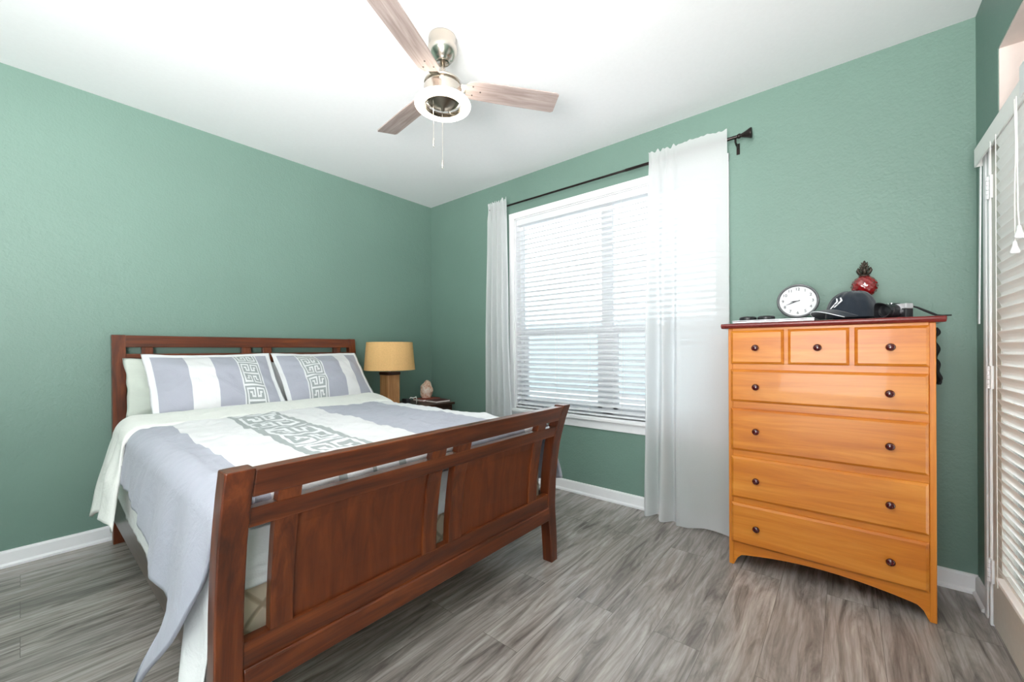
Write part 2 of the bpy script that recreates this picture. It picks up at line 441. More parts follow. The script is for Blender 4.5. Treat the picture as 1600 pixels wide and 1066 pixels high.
# ------------------------------------------------------------------ window
win = struct('window_1', nbm(), M['trim'], 'large white double window behind blinds', 'window')
def wpart(name, bm, mat=None, parent=None, **k): return obj(name, bm, mat or M['vinyl'], parent or win, **k)
bm = nbm()                                                   # casing on the room side
add_box(bm, -0.016, 0.0, WY1, WY1 + 0.055, WZ0 - 0.01, 2.415)
add_box(bm, -0.016, 0.0, WY0 - 0.055, WY0, WZ0 - 0.01, 2.415)
add_box(bm, -0.018, 0.0, WY0 - 0.055, WY1 + 0.055, WZ1, 2.418)
wpart('casing', bm, M['trim'], bevel=0.003)
bm = nbm()
add_box(bm, -0.05, 0.13, WY0 - 0.07, WY1 + 0.07, WZ0 - 0.028, WZ0)
wpart('sill', bm, M['trim'], bevel=0.006)
wpart('apron', box(-0.018, 0, WY0 - 0.05, WY1 + 0.05, 0.545, WZ0 - 0.028), M['trim'], bevel=0.004)
bm = nbm()
for y0, y1 in ((WY0, WY0 + 0.008), (WY1 - 0.008, WY1)): add_box(bm, 0.0, T, y0, y1, WZ0, WZ1)
add_box(bm, 0.0, T, WY0, WY1, WZ1 - 0.008, WZ1)
wpart('reveal_lining', bm, M['trim'])
MY0, MY1 = -2.118, -2.022
bm = nbm()
X0, X1 = 0.075, 0.13
add_box(bm, X0, X1, MY0, MY1, WZ0, WZ1)
add_box(bm, X0, X1, WY0, WY0 + 0.045, WZ0, WZ1); add_box(bm, X0, X1, WY1 - 0.045, WY1, WZ0, WZ1)
add_box(bm, X0, X1, WY0, WY1, WZ1 - 0.05, WZ1); add_box(bm, X0, X1, WY0, WY1, WZ0, WZ0 + 0.05)
wpart('window_frame', bm, bevel=0.003)
for a, b in ((WY0 + 0.045, MY0), (MY1, WY1 - 0.045)):
    bm = nbm()
    add_box(bm, 0.082, 0.125, a, b, 1.30, 1.362)
    add_box(bm, 0.080, 0.112, a, a + 0.04, WZ0 + 0.05, 1.30); add_box(bm, 0.080, 0.112, b - 0.04, b, WZ0 + 0.05, 1.30)
    add_box(bm, 0.080, 0.112, a, b, WZ0 + 0.05, WZ0 + 0.1)
    sa = wpart('sash', bm, bevel=0.002)
    obj('pane', box(0.098, 0.102, a + 0.002, b - 0.002, WZ0 + 0.06, WZ1 - 0.055), M['glass'], sa)

# horizontal blind in the window
bl = thing('window_blind', 'wide white horizontal blind covering the window behind the curtains', 'blind', (0.035, -2.05, 0.65))
BY0, BY1 = WY0 + 0.011, WY1 - 0.012
obj('headrail', box(0.008, 0.062, BY0, BY1, WZ1 - 0.062, WZ1 - 0.009), M['slat'], bl, bevel=0.003)
def add_slat(bm, axis, a, b, c, z, wdt, tilt, th=0.0034, camber=0.003):
    """one slightly crowned slat running along axis; c = centre on the other horizontal axis"""
    n = 4; top = []; bot = []
    for i in range(n + 1):
        t = -0.5 + i / n
        h = camber * (1 - 4 * t * t)
        u = t * wdt * math.cos(tilt) - h * math.sin(tilt); v = t * wdt * math.sin(tilt) + h * math.cos(tilt)
        top.append((c + u, z + v + th / 2)); bot.append((c + u, z + v - th / 2))
    add_prism(bm, top + bot[::-1], axis, a, b)
bm = nbm(); pitch = 0.0435; z = WZ0 + 0.048; zs = []
while z < WZ1 - 0.07: zs.append(z); z += pitch
for z in zs: add_slat(bm, 'y', BY0, BY1, 0.035, z, 0.050, math.radians(26))
obj('slats', bm, M['slat'], bl)
obj('bottom_rail', box(0.010, 0.060, BY0, BY1, WZ0 + 0.004, WZ0 + 0.020), M['slat'], bl, bevel=0.003)
bm = nbm()
for y in (BY1 - 0.045, -2.22 + 0.0, BY1 - 0.42, BY0 + 0.12, -1.98 + 0.04):
    for x in (0.011, 0.059): add_tube(bm, [(x, y, WZ0 + 0.02), (x, y, WZ1 - 0.05)], 0.0011, 5)
obj('ladder_cords', bm, M['cord'], bl)

# outdoors
struct('ground', box(0.2, 26, -18, 14, -0.35, -0.3), M['ground'], 'pale paving outside the window', 'ground')
hs = struct('neighbouring_building', box(9.0, 15, -12, 9, -0.3, 2.1), M['siding'], 'pale building outside, glimpsed between the blind slats', 'building')

# ------------------------------------------------------------------ curtain rod and curtains
RX, RZ = -0.088, 2.470
rod = thing('curtain_rod', 'dark bronze telescoping curtain rod above the window', 'curtain rod', (RX, -2.05, RZ))
bm = nbm(); add_tube(bm, [(RX, -0.985, RZ), (RX, -2.3, RZ)], 0.008, 14); add_tube(bm, [(RX, -2.3, RZ), (RX, -3.03, RZ)], 0.0105, 14)
obj('pole', bm, M['bronze'], rod, smooth=True, bevel=0.001)
for yy, s in ((-3.03, -1), (-0.985, 1)):
    mt = Matrix.Translation((RX, yy, RZ)) @ Matrix.Rotation(PI / 2 * (1 if s < 0 else -1), 4, 'X')
    pr = [(0, -0.005), (0.0135, -0.005), (0.0145, 0.0), (0.0145, 0.008), (0.011, 0.011), (0.0115, 0.016), (0.0165, 0.03), (0.0225, 0.046), (0.029, 0.060), (0.0305, 0.066), (0.029, 0.071), (0.0, 0.073)]
    k = 1.0 if s < 0 else 0.55
    obj('finial', lathe([(r * k, h * (1 if s < 0 else 0.2)) for r, h in pr], mt, seg=28), M['bronze'], rod, smooth=True)
for yy in (-3.012, -1.02):
    bm = nbm()
    add_tube(bm, [(RX, yy, RZ - 0.012), (RX + 0.004, yy, RZ - 0.03), (RX + 0.03, yy, RZ - 0.036), (-0.004, yy, RZ - 0.036)], 0.006, 8)
    add_box(bm, -0.006, 0, yy - 0.009, yy + 0.009, RZ - 0.075, RZ - 0.008)
    obj('bracket', bm, M['bronze'], rod)

def curtain(name, label, yl, yr, bl_, br_, folds, amp_top, amp_bot, xc, seed, hem, npl, pl_amp, gat):
    """yl/yr: top edges along the rod; bl_/br_: bottom edges; folds(s) -> phase; hem(s) -> z of the hem"""
    us = lrange(0, 1, 170); top = 2.532
    vs2 = lrange(0, 1, 60)
    vs2 = sorted(set(vs2 + [0.004, 0.008, 0.012, 0.02, 0.025, 0.03, 0.036]))
    def fn(u, t):
        z = top + (hem(u) - top) * t
        ruff = (0.007 * math.sin(u * 88 + seed) + 0.006 * math.sin(u * 57 + 1)) * gat(u) + 0.010 * nz(u * 6, seed) + 0.004 * nz(u * 25, seed)
        if t < 0.03: z += ruff * (1 - t / 0.03)
        y = (yl + (yr - yl) * u) * (1 - t) + (bl_ + (br_ - bl_) * u) * t
        y += 0.012 * nz(u * 7, t * 3, seed) * sst(t * 3)
        ph = folds(u)
        dn = sst((t - 0.045) / 0.5)
        a = amp_top + (amp_bot - amp_top) * dn
        ga = gat(u)
        x = xc - 0.5 * a * (1 + 0) - a * ga * math.sin(ph + 0.5 * nz(u * 3, t * 1.4, seed)) - 0.012 * dn * nz(u * 5, t * 2.0, seed + 4)
        # pinched tight on the rod pocket
        if t < 0.06:
            k = sst(1 - abs(t - 0.026) / 0.034)
            x = x * (1 - 0.75 * k) + (RX - 0.013) * 0.75 * k
            x += pl_amp * ga * math.sin(ph * npl) * (0.4 + 0.6 * k)
        x = min(x, RX - 0.0125) if t < 0.06 else min(x, -0.03)
        return (x, y, z)
    o = obj(name, grid(fn, us, vs2), M['curtain'], None, smooth=True, recalc=False)
    return tag(o, label, 'curtain')
curtain('curtain', 'sheer white curtain panel hanging to the floor beside the dresser', -2.478, -2.968, -2.452, -2.985,
        lambda u: 2 * PI * (5.0 * (min(u, 0.40) + 0.22 * max(0, u - 0.40))) + 0.6, 0.010, 0.045, -0.098, 3.0,
        lambda u: 0.012 + 0.012 * math.sin(u * 9 + 1), 2.0, 0.006, lambda u: 1.0 if u < 0.34 else 0.25 + 0.75 * sst((0.44 - u) / 0.1))
curtain('curtain', 'narrow gathered sheer white curtain between the window and bed corner', -0.955, -1.185, -0.935, -1.275,
        lambda u: 2 * PI * 4.2 * u + 1.0, 0.014, 0.030, -0.095, 8.0, lambda u: 0.015 + 0.01 * math.sin(u * 9), 2.0, 0.006, lambda u: 1.0)

# ------------------------------------------------------------------ bed frame
FZ = [0, 0.16, 0.30, 0.46, 0.56, 0.66, 0.72, 0.80, 0.87]
FY = [-2.286, -2.283, -2.274, -2.281, -2.293, -2.309, -2.325, -2.349, -2.376]
GZ = [0, 0.3, 0.6, 0.8, 1.0, 1.15, 1.28]
GY = [-0.112, -0.108, -0.108, -0.106, -0.098, -0.086, -0.072]
def curved(bm, prof, x0, x1, z0, z1, th, inset=0.0, n=None, taper=None):
    """slab whose front follows prof(z); back is th behind (+y)"""
    n = n or max(1, int((z1 - z0) / 0.04))
    rows = []
    for i in range(n + 1):
        z = z0 + (z1 - z0) * i / n; y = interp(z, *prof) + inset
        a, b = x0, x1
        if taper and z < taper[0]:
            k = taper[1] * (1 - z / taper[0]); a += k if taper[2] < 0 else 0; b -= k if taper[2] > 0 else 0
        rows.append([bm.verts.new(q) for q in ((a, y, z), (b, y, z), (b, y + th, z), (a, y + th, z))])
    bm.faces.new(rows[0][::-1]); bm.faces.new(rows[-1])
    for A, B in zip(rows, rows[1:]):
        for k in range(4): bm.faces.new((A[k], A[(k + 1) % 4], B[(k + 1) % 4], B[k]))
    return bm
FP, GP = (FZ, FY), (GZ, GY)
bed = thing('sleigh_bed', 'reddish brown wooden sleigh bed frame with slotted headboard and panelled footboard', 'bed', (-1.78, -1.2, 0))
BX0, BX1 = -2.574, -0.986                                    # outer faces of the foot posts
PW = 0.068
blocks = [(-2.439, -2.377), (-1.904, -1.836), (-1.772, -1.700), (-1.229, -1.158)]
fb = obj('footboard', curved(nbm(), FP, BX0 + PW, BX1 - PW, 0.788, 0.866, 0.046, 0.003), M['bed_x'], bed, smooth=False, bevel=0.004)
obj('middle_rail', curved(nbm(), FP, BX0 + PW, BX1 - PW, 0.700, 0.757, 0.036, 0.006), M['bed_x'], fb, bevel=0.003)
bm = curved(nbm(), FP, BX0 + PW, BX1 - PW, 0.235, 0.378, 0.036, 0.006)
add_prism(bm, [(-2.271, 0.232), (-2.279, 0.236), (-2.279, 0.300), (-2.275, 0.306), (-2.266, 0.306), (-2.266, 0.232)], 'x', BX0 + PW, BX1 - PW)
obj('bottom_rail', bm, M['bed_x'], fb, bevel=0.002)
for i, (a, b) in enumerate(blocks):
    obj('slot_block', curved(nbm(), FP, a, b, 0.752, 0.792, 0.034, 0.008), M['bed_z'], fb, bevel=0.002)
    obj('stile', curved(nbm(), FP, a, b, 0.372, 0.705, 0.034, 0.008), M['bed_z'], fb, bevel=0.002)
for a, b in ((blocks[0][1], blocks[1][0]), (blocks[2][1], blocks[3][0])):
    obj('panel', curved(nbm(), FP, a - 0.01, b + 0.01, 0.372, 0.706, 0.014, 0.017), M['panel'], fb)
for a, b, s in ((BX0, BX0 + PW, -1), (BX1 - PW, BX1, 1)):
    obj('post', curved(nbm(), FP, a, b, 0.0, 0.872, 0.060, 0, n=24, taper=(0.22, 0.012, -s)), M['bed_z'], fb, bevel=0.004)

HX0, HX1 = -2.535, -0.945
hb = obj('headboard', curved(nbm(), GP, HX0 + 0.062, HX1 - 0.062, 1.195, 1.270, 0.046, 0.0), M['bed_x'], bed, bevel=0.004)
obj('middle_rail', curved(nbm(), GP, HX0 + 0.062, HX1 - 0.062, 1.105, 1.154, 0.036, 0.004), M['bed_x'], hb, bevel=0.003)
obj('bottom_rail', curved(nbm(), GP, HX0 + 0.062, HX1 - 0.062, 0.40, 0.56, 0.036, 0.004), M['bed_x'], hb, bevel=0.003)
hblocks = [(-2.398, -2.342), (-1.845, -1.783), (-1.704, -1.642), (-1.146, -1.086)]
for a, b in hblocks:
    obj('slot_block', curved(nbm(), GP, a, b, 1.150, 1.198, 0.034, 0.006), M['bed_z'], hb, bevel=0.002)
    obj('stile', curved(nbm(), GP, a, b, 0.555, 1.108, 0.034, 0.006), M['bed_z'], hb, bevel=0.002)
for a, b in ((hblocks[0][1], hblocks[1][0]), (hblocks[2][1], hblocks[3][0])):
    obj('panel', curved(nbm(), GP, a - 0.01, b + 0.01, 0.555, 1.110, 0.014, 0.014), M['panel'], hb)
for a, b in ((HX0, HX0 + 0.064), (HX1 - 0.064, HX1)):
    obj('post', curved(nbm(), GP, a, b, 0.0, 1.272, 0.052, -0.002, n=24), M['bed_z'], hb, bevel=0.004)
for x0, x1 in ((-2.552, -2.527), (-1.030, -1.006)):
    obj('side_rail', box(x0, x1, -2.24, -0.108, 0.20, 0.375), M['rail'], bed, bevel=0.004)

# ------------------------------------------------------------------ mattress set
o = obj('box_spring', box(-2.524, -1.034, -2.198, -0.125, 0.265, 0.50), M['quilt'], None, bevel=0.010, seg=4)
tag(o, 'beige quilted box spring seen through the footboard gaps', 'box spring')
o = obj('mattress', box(-2.515, -1.042, -2.190, -0.125, 0.505, 0.745), M['mattress'], None, bevel=0.05, seg=4)
tag(o, 'mattress under the bedding on the wooden bed', 'mattress')

# sheet: strips hanging over the left side and the foot end
path = [(-2.545, -0.42), (-2.554, -0.9), (-2.556, -1.5), (-2.556, -2.0), (-2.554, -2.14), (-2.536, -2.185), (-2.50, -2.206), (-2.3, -2.212), (-1.8, -2.213), (-1.3, -2.212), (-1.06, -2.206), (-1.018, -2.17), (-1.006, -2.05), (-1.004, -1.2)]
cum = [0]
for a, b in zip(path, path[1:]): cum.append(cum[-1] + math.hypot(b[0] - a[0], b[1] - a[1]))
LS = cum[-1]; LF = cum[10]
def sheet_fn(s, t):
    x = interp(s, cum, [p[0] for p in path]); y = interp(s, cum, [p[1] for p in path])
    zb = interp(s, [0, 0.55, 1.5, 1.60, 1.66, 1.71, 1.742, 1.765, 1.79, LF, LF + 0.08, LF + 0.3, LS], [0.37, 0.345, 0.315, 0.30, 0.16, 0.03, 0.02, 0.30, 0.49, 0.475, 0.20, 0.24, 0.30])
    z = 0.655 + (zb - 0.655) * t
    k = sst(t * 2)
    wv = 0.006 * nz(s * 9, t * 3, 2) + 0.005 * nz(s * 14 + t * 9, t * 7 - s * 5, 7)
    side = 1 - sst((s - 1.72) / 0.1)
    foot = sst((s - 1.80) / 0.05) * (1 - sst((s - LF + 0.05) / 0.05))
    dip = interp(s, [1.55, 1.66, 1.74, 1.80], [0, 1, 1, 0]) * sst((t - 0.42) * 1.9)
    x += -side * (0.004 * k + abs(wv) * 0.7 * k) - 0.050 * dip
    y += -foot * 0.004 + foot * wv * 0.9 * k
    return (x, y, z)
o = obj('bed_sheet', grid(sheet_fn, lrange(0, LS, 300), lrange(0, 1, 26)), M['sheet'], None, smooth=True, solid=0.003)
tag(o, 'white bed sheet hanging below the comforter to the floor by the footboard', 'sheet')

# ------------------------------------------------------------------ Greek-key bitmap
HALF = ['WWWWWW.', 'W....W.', 'W.WW.W.', 'W..W.W.', 'W..WWW.', 'W......', 'WWWWWWW', 'W......', 'W..WWW.', 'W..W.W.', 'W.WW.W.', 'W....W.', 'WWWWWW.']
KEY = [r + r[:6][::-1] for r in HALF]
KEY = ['W.' + r + '.W' for r in KEY]
KEY += ['W' + '.' * 15 + 'W', 'W' * 17, 'W' + '.' * 15 + 'W']
KW, KH = 17, len(KEY)
def key_at(c, r): return KEY[r % KH][max(0, min(KW - 1, c))] == 'W'

# ------------------------------------------------------------------ comforter
comf = thing('comforter', 'lavender grey and white comforter with a grey Greek key band on the bed', 'comforter', (-1.78, -1.3, 0.76))
ZT = 0.777
YA, YB = -0.60, -2.266
XE, RC = -2.566, 0.085                                       # left fall, edge radius
XR_ = -1.012
def shear(s, y):
    k = sst((s + 2.52) / 0.25) * sst((-1.02 - s) / 0.3)
    return 0.062 * (y + 1.2) * k
hemY = [-2.266, -2.23, -2.17, -2.10, -2.045, -2.02, -1.99, -1.85, -1.70, -1.40, -1.10, -0.60]
hemZ = [0.68, 0.565, 0.45, 0.28, 0.12, 0.14, 0.40, 0.415, 0.442, 0.50, 0.552, 0.56]
def puff(x, y):
    w_ = 0.012 * nz(x * 5, y * 4, 1) + 0.009 * nz(x * 13, y * 8, 3) + 0.006 * nz(x * 26, y * 20, 9)
    return w_
NL, NR = 34, 22
key0, key1 = -2.165, -1.905
cell = (key1 - key0) / KW
cols = [('L', t) for t in lrange(1, 0, NL)][:-1]
tops = lrange(-2.47, key0, 22)[:-1] + [key0 + cell * i for i in range(KW + 1)] + lrange(key1, -1.665, 14)[1:] + lrange(-1.665, -1.20, 24)[1:] + lrange(-1.20, XR_ - RC, 8)[1:]
cols += [('T', s) for s in tops]
cols += [('R', t) for t in lrange(0, 1, NR)][1:]
def drape(e, xe, sgn, zt, flare):
    """point e metres past the start of the rounded edge: returns x, z"""
    q = RC * PI / 2
    if e < q:
        a = e / RC; return xe + sgn * (RC * math.sin(a) - RC), zt - RC + RC * math.cos(a)
    e -= q
    return xe + sgn * flare * e, zt - RC - e * math.sqrt(1 - flare * flare)
def comf_pos(c, y):
    kind, t = cols[c]
    droop = 0.0
    if kind == 'T':
        s = t; x = s + shear(s, y); z = ZT + puff(s, y)
        z += 0.010 * math.sin(PI * min(1, max(0, (x + 2.55) / 1.5)))
        z += 0.014 * sst((-1.95 - y) / 0.2) - 0.06 * max(0, (-2.228 - y) / 0.038) ** 2
        if x < -2.47: z -= 0.004
        return (x, y, z)
    if kind == 'L':
        q = RC * PI / 2
        hz = interp(y, hemY, hemZ)
        ltot = (-2.47 - (XE + RC)) + q + (ZT - RC - hz) / 0.99
        e = t * ltot - (-2.47 - (XE + RC))
        if e < 0: x, z = XE + RC - e, ZT
        else: x, z = drape(e, XE, -1, ZT, 0.13)
        d = sst((ZT - z - 0.03) / 0.2)
        # soft vertical folds
        x -= d * (0.016 * nz(y * 6, z * 1.5, 5) + 0.008 * nz(y * 11, z * 2.0, 8) + 0.002 * nz(y * 26, z * 6, 3) + 0.008)
        z += puff(-2.5, y) * (1 - d)
        fl = sst((-1.93 - y) / 0.12) * sst((0.52 - z) / 0.4)
        yy = y + 0.17 * fl * (0.6 + 0.4 * sst((0.5 - z) / 0.36))
        x -= 0.03 * sst((0.55 - z) / 0.4) * sst((-1.9 - y) / 0.1)
        yy = yy + 0.22 * max(0, -2.1 - yy) * sst((ZT - z) / 0.06)
        return (x, yy, z)
    q = RC * PI / 2
    ln = interp(y, [YB, -1.9, -1.2, YA], [0.40, 0.47, 0.36, 0.34])
    x, z = drape(t * ln, XR_, 1, ZT, 0.22)
    d = sst((ZT - z - 0.02) / 0.15)
    x += d * (0.014 * nz(y * 6, z * 2, 15) + 0.006 + 0.05 * sst((-2.0 - y) / 0.2) * sst((0.7 - z) / 0.25))
    z += puff(XR_, y) * (1 - d)
    return (x, y, z)
def comf_mat(ci, y):
    kind, t = cols[int(ci)]
    if kind == 'L': return 0
    if kind == 'R': return 0 if t > 0.12 else 1
    s = (cols[int(ci)][1] + (cols[int(ci) + 1][1] if cols[int(ci) + 1][0] == 'T' else XR_)) / 2
    if s < -2.395: return 0
    if s < key0: return 1
    if s < key1:
        return 2 if not key_at_c(s, y) else 3
    if s < -1.665: return 1
    if s < -1.20: return 0
    return 3
def key_at_c(s, y):
    c = int((s - key0) / cell)
    if c == 0 or c == KW - 1: return False
    return key_at(c, int((y - YB) / 0.0305))
rows = lrange(YB, YA, 154)
bm = grid(lambda c, y: comf_pos(int(c), y), list(range(len(cols))), rows, comf_mat,
          lambda c, y: (cols[int(c)][1], y))
obj('cover', bm, [M['lav'], M['pleat_top'], M['key'], M['white']], comf, smooth=True, solid=0.012, off=-1)

# turned-back head edge: white lining showing, hanging down on the left
def fold_pos(u, v):
    """v: 0 at the pillows .. 1 at the front roll; u: -1..0 left fall, 0..1 across the top, 1..1.3 right fall"""
    y = -0.50 - 0.30 * v + 0.03 * math.sin(u * 5 + 0.5) * v
    if 0 <= u <= 1: y += 0.10 * v * (u - 0.45)
    th = 0.030 * math.sin(PI * min(1, v * 1.02) ** 0.6) + 0.012 * (1 - v)
    zt = ZT + 0.010 + th
    if v > 0.9: zt -= 0.026 * ((v - 0.9) / 0.1) ** 2
    if u >= 0 and u <= 1:
        x = -2.47 + (XR_ - RC + 2.47) * u
        return (x, y, zt + 0.008 * nz(x * 4, y * 6, 11) + 0.003 * nz(x * 16, y * 14, 12))
    if u < 0:
        t = -u
        ln = 0.47 - 0.03 * v
        x, z = drape(t * ln, XE - 0.012, -1, zt, 0.20 + 0.06 * (1 - v))
        d = sst((zt - z) / 0.25)
        y += -0.27 * (t ** 1.25) + 0.012 * d * nz(v * 5, t * 2, 4)
        x -= d * (0.020 * nz(v * 4.2, t * 2.5, 21) + 0.010 * math.sin(v * 9 + t * 2) + 0.012)
        return (x, y, z)
    t = (u - 1) / 0.3
    x, z = drape(t * 0.30, XR_ + 0.01, 1, zt, 0.18)
    return (x, y, z)
us = lrange(-1, 0, 44)[:-1] + lrange(0, 1, 60)[:-1] + lrange(1, 1.3, 14)
obj('turned_back_edge', grid(fold_pos, us, lrange(0, 1, 26)), M['flap'], comf, smooth=True, solid=0.014, off=-1)['label'] = 'white turned back lining edge'

# ------------------------------------------------------------------ pillows
def pillow(name, label, group, xa, xb, base, top, thick, flange, mats, matfn, seed, wr=0.008, nu=100, nv=72, skew=0.0, uvs=1.0, tabs=None):
    W = xb - xa; hgt = math.hypot(top[0] - base[0], top[1] - base[1])
    vd = Vector((0, (top[0] - base[0]) / hgt, (top[1] - base[1]) / hgt)); nd = Vector((0, -vd.z, vd.y))
    org = Vector((xa, base[0], base[1]))
    bm = nbm(); uvl = bm.loops.layers.uv.new('UVMap')
    us = tabs or lrange(0, 1, nu); vv = lrange(0, 1, nv)
    fu, fv = flange / W, flange / hgt
    def P(u, v, side):
        a = min(u, 1 - u); b = min(v, 1 - v)
        ha = max(0, (a - fu) / (0.5 - fu)); hb_ = max(0, (b - fv) / (0.5 - fv))
        h = (1 - (1 - ha) ** 2.6) * (1 - (1 - hb_) ** 2.4)
        wv = wr * 1.3 * nz(u * 5 * W + seed, v * 5, seed) + wr * 0.9 * nz((u * W + v * 0.5) * 13 + seed, v * 4 - u * W * 5, seed + 3)
        n_ = side * (thick / 2 * h + 0.002) + wv * (0.4 + h) 
        # edges bow inwards a little
        bu = u + (0.5 - u) * 0.035 * math.sin(PI * v) * (1 - flange * 8); bv = v + (0.5 - v) * 0.05 * math.sin(PI * u)
        p = org + Vector((W * bu + skew * v, 0, 0)) + vd * (hgt * bv) + nd * n_
        if abs(u - 0) < 1e-6 or abs(u - 1) < 1e-6: p += Vector((0.006 * nz(v * 6, seed), 0, 0))
        return p
    fr = [[bm.verts.new(P(u, v, 1)) for u in us] for v in vv]
    bk = [[(fr[j][i] if (i in (0, len(us) - 1) or j in (0, len(vv) - 1)) else bm.verts.new(P(us[i], vv[j], -1))) for i in range(len(us))] for j in range(len(vv))]
    for side, G in ((1, fr), (-1, bk)):
        for j in range(len(vv) - 1):
            for i in range(len(us) - 1):
                q = [G[j][i], G[j][i + 1], G[j + 1][i + 1], G[j + 1][i]]
                ids = [(i, j), (i + 1, j), (i + 1, j + 1), (i, j + 1)]
                if side < 0: q = q[::-1]; ids = ids[::-1]
                try: f = bm.faces.new(q)
                except ValueError: continue
                f.material_index = matfn((us[i] + us[i + 1]) / 2, (vv[j] + vv[j + 1]) / 2, side)
                for lp, (a, b) in zip(f.loops, ids): lp[uvl].uv = (us[a] * W, vv[b] * hgt)
    o = obj(name, bm, mats, None, smooth=True, recalc=False)
    return tag(o, label, 'pillow', group)
SHM = [M['lav'], M['pleat'], M['key'], M['white']]
def sham_cols(k0, k1):
    n = 60
    return sorted(set([round(x, 5) for x in lrange(0, k0, int(n * k0) + 2)] + [round(k0 + (k1 - k0) * i / KW, 5) for i in range(KW + 1)] + [round(x, 5) for x in lrange(k1, 1, int(n * (1 - k1)) + 2)]))
def sham_mat(bands, k0, k1, r0):
    def f(u, v, side):
        if side < 0: return 3
        if u < 0.040 or u > 0.962 or v < 0.055 or v > 0.952: return 3
        if k0 <= u <= k1:
            c = int((u - k0) / (k1 - k0) * KW); return 3 if key_at(c, int((1 - v) * 37) + r0) else 2
        for a, b, m in bands:
            if a <= u < b: return m
        return 0
    return f
pillow('pillow_sham', 'lavender and white pillow sham with Greek key band nearest its right end', 'pillow shams', -2.415, -1.692, (-0.490, 0.785), (-0.165, 1.150), 0.15, 0.022,
       SHM, sham_mat([(0.275, 0.465, 1)], 0.655, 0.855, 5), 1.3, tabs=sham_cols(0.655, 0.855), nv=74)
pillow('pillow_sham', 'lavender and white pillow sham nearest the table lamp, key band towards its left', 'pillow shams', -1.684, -0.998, (-0.490, 0.785), (-0.165, 1.150), 0.15, 0.022,
       SHM, sham_mat([(0.665, 0.835, 1)], 0.225, 0.45, 9), 4.1, tabs=sham_cols(0.225, 0.45), nv=74, wr=0.010)
pillow('pillow', 'pale sage white pillow poking out at the far left behind the sham', 'sleeping pillows', -2.495, -1.79, (-0.255, 0.775), (-0.145, 1.125), 0.075, 0.0,
       [M['sage']], lambda u, v, s: 0, 7.7, nu=40, nv=30, wr=0.016)
pillow('pillow', 'white pillow showing behind the sham beside the table lamp', 'sleeping pillows', -1.74, -0.965, (-0.255, 0.775), (-0.145, 1.085), 0.075, 0.0,
       [M['white']], lambda u, v, s: 0, 9.7, nu=40, nv=30, wr=0.012)

# ------------------------------------------------------------------ nightstand group
ns = thing('nightstand', 'dark nightstand in the corner behind the bed, mostly hidden', 'nightstand', (-0.50, -0.27, 0))
NZ = 0.655
bm = nbm()
for x in (-0.86, -0.19):
    for y in (-0.50, -0.09): add_box(bm, x - 0.022, x + 0.022, y - 0.022, y + 0.022, 0, 0.12)
add_box(bm, -0.88, -0.17, -0.52, -0.07, 0.12, NZ - 0.022)
obj('body', bm, M['lampdark'], ns, bevel=0.003)
obj('top', box(-0.90, -0.15, -0.54, -0.05, NZ - 0.022, NZ), M['lampdark'], ns, bevel=0.004)
for z0 in (0.16, 0.40):
    d = obj('drawer', box(-0.86, -0.19, -0.535, -0.515, z0, z0 + 0.21), M['lampdark'], ns, bevel=0.004)
    obj('knob', lathe([(0, 0.026), (0.012, 0.022), (0.014, 0.015), (0.006, 0.008), (0.006, 0)], Matrix.Translation((-0.525, -0.535, z0 + 0.105)) @ Matrix.Rotation(PI / 2, 4, 'X'), seg=16), M['knob'], d, smooth=True)

lx, ly = -0.732, -0.30
lamp = thing('table_lamp', 'table lamp with golden burlap drum shade beside the headboard', 'lamp', (lx, ly, NZ))
obj('base', box(lx - 0.063, lx + 0.063, ly - 0.063, ly + 0.063, NZ, 0.945), M['lampwood'], lamp, bevel=0.003)
obj('cap', box(lx - 0.068, lx + 0.068, ly - 0.068, ly + 0.068, 0.945, 0.972), M['lampdark'], lamp, bevel=0.003)
bm = tube([(lx, ly, 0.972), (lx, ly, 1.08)], 0.010, 12)
add_lathe(bm, [(0, 0.0), (0.018, 0.02), (0.03, 0.06), (0.024, 0.09), (0, 0.1)], Matrix.Translation((lx, ly, 1.06)), seg=16)
obj('socket_and_bulb', bm, M['ring_off'], lamp, smooth=True)
sb, st, z0, z1 = 0.226, 0.204, 0.990, 1.243
obj('shade', lathe([(sb, z0), (st, z1), (st - 0.004, z1), (sb - 0.004, z0)], Matrix.Translation((lx, ly, 0)), seg=56, closed=True), M['burlap'], lamp, smooth=False)

bm = nbm(); bmesh.ops.create_icosphere(bm, subdivisions=4, radius=1)
for v in bm.verts:
    n = v.co.copy()
    k = 1 + 0.16 * nz(n.x * 1.7, n.y * 1.7, n.z * 1.7) + 0.07 * nz(n.x * 5, n.y * 5, n.z * 5 + 4)
    v.co = Vector((n.x * 0.068 * k * (1 - 0.18 * max(0, n.z)), n.y * 0.055 * k, max(-0.080, n.z * 0.098 * k)))
    v.co += Vector((-0.222, -0.19, NZ + 0.103))
o = obj('salt_rock', bm, M['rock'], None, smooth=False)
tag(o, 'rough pink salt rock standing near the room corner beside the lamp', 'rock')
for nm, lb, x0, x1, y0, y1, z0, z1, m in (('book', 'red covered book under the pink salt rock', -0.345, -0.125, -0.29, -0.12, NZ, NZ + 0.022, 'bookred'),
                                          ('book', 'maroon covered book lying right of the pink salt rock', -0.33, -0.155, -0.475, -0.305, NZ, NZ + 0.020, 'bookdark')):
    b = thing(nm, lb, 'book', ((x0 + x1) / 2, (y0 + y1) / 2, z0))
    bm = box(x0, x1, y0, y1, z1 - 0.003, z1); add_box(bm, x0, x1, y0, y1, z0, z0 + 0.003); add_box(bm, x1 - 0.003, x1, y0, y1, z0, z1)
    obj('cover', bm, M[m], b)
    obj('pages', box(x0 + 0.004, x1 - 0.003, y0 + 0.004, y1 - 0.004, z0 + 0.003, z1 - 0.003), M['paper'], b)

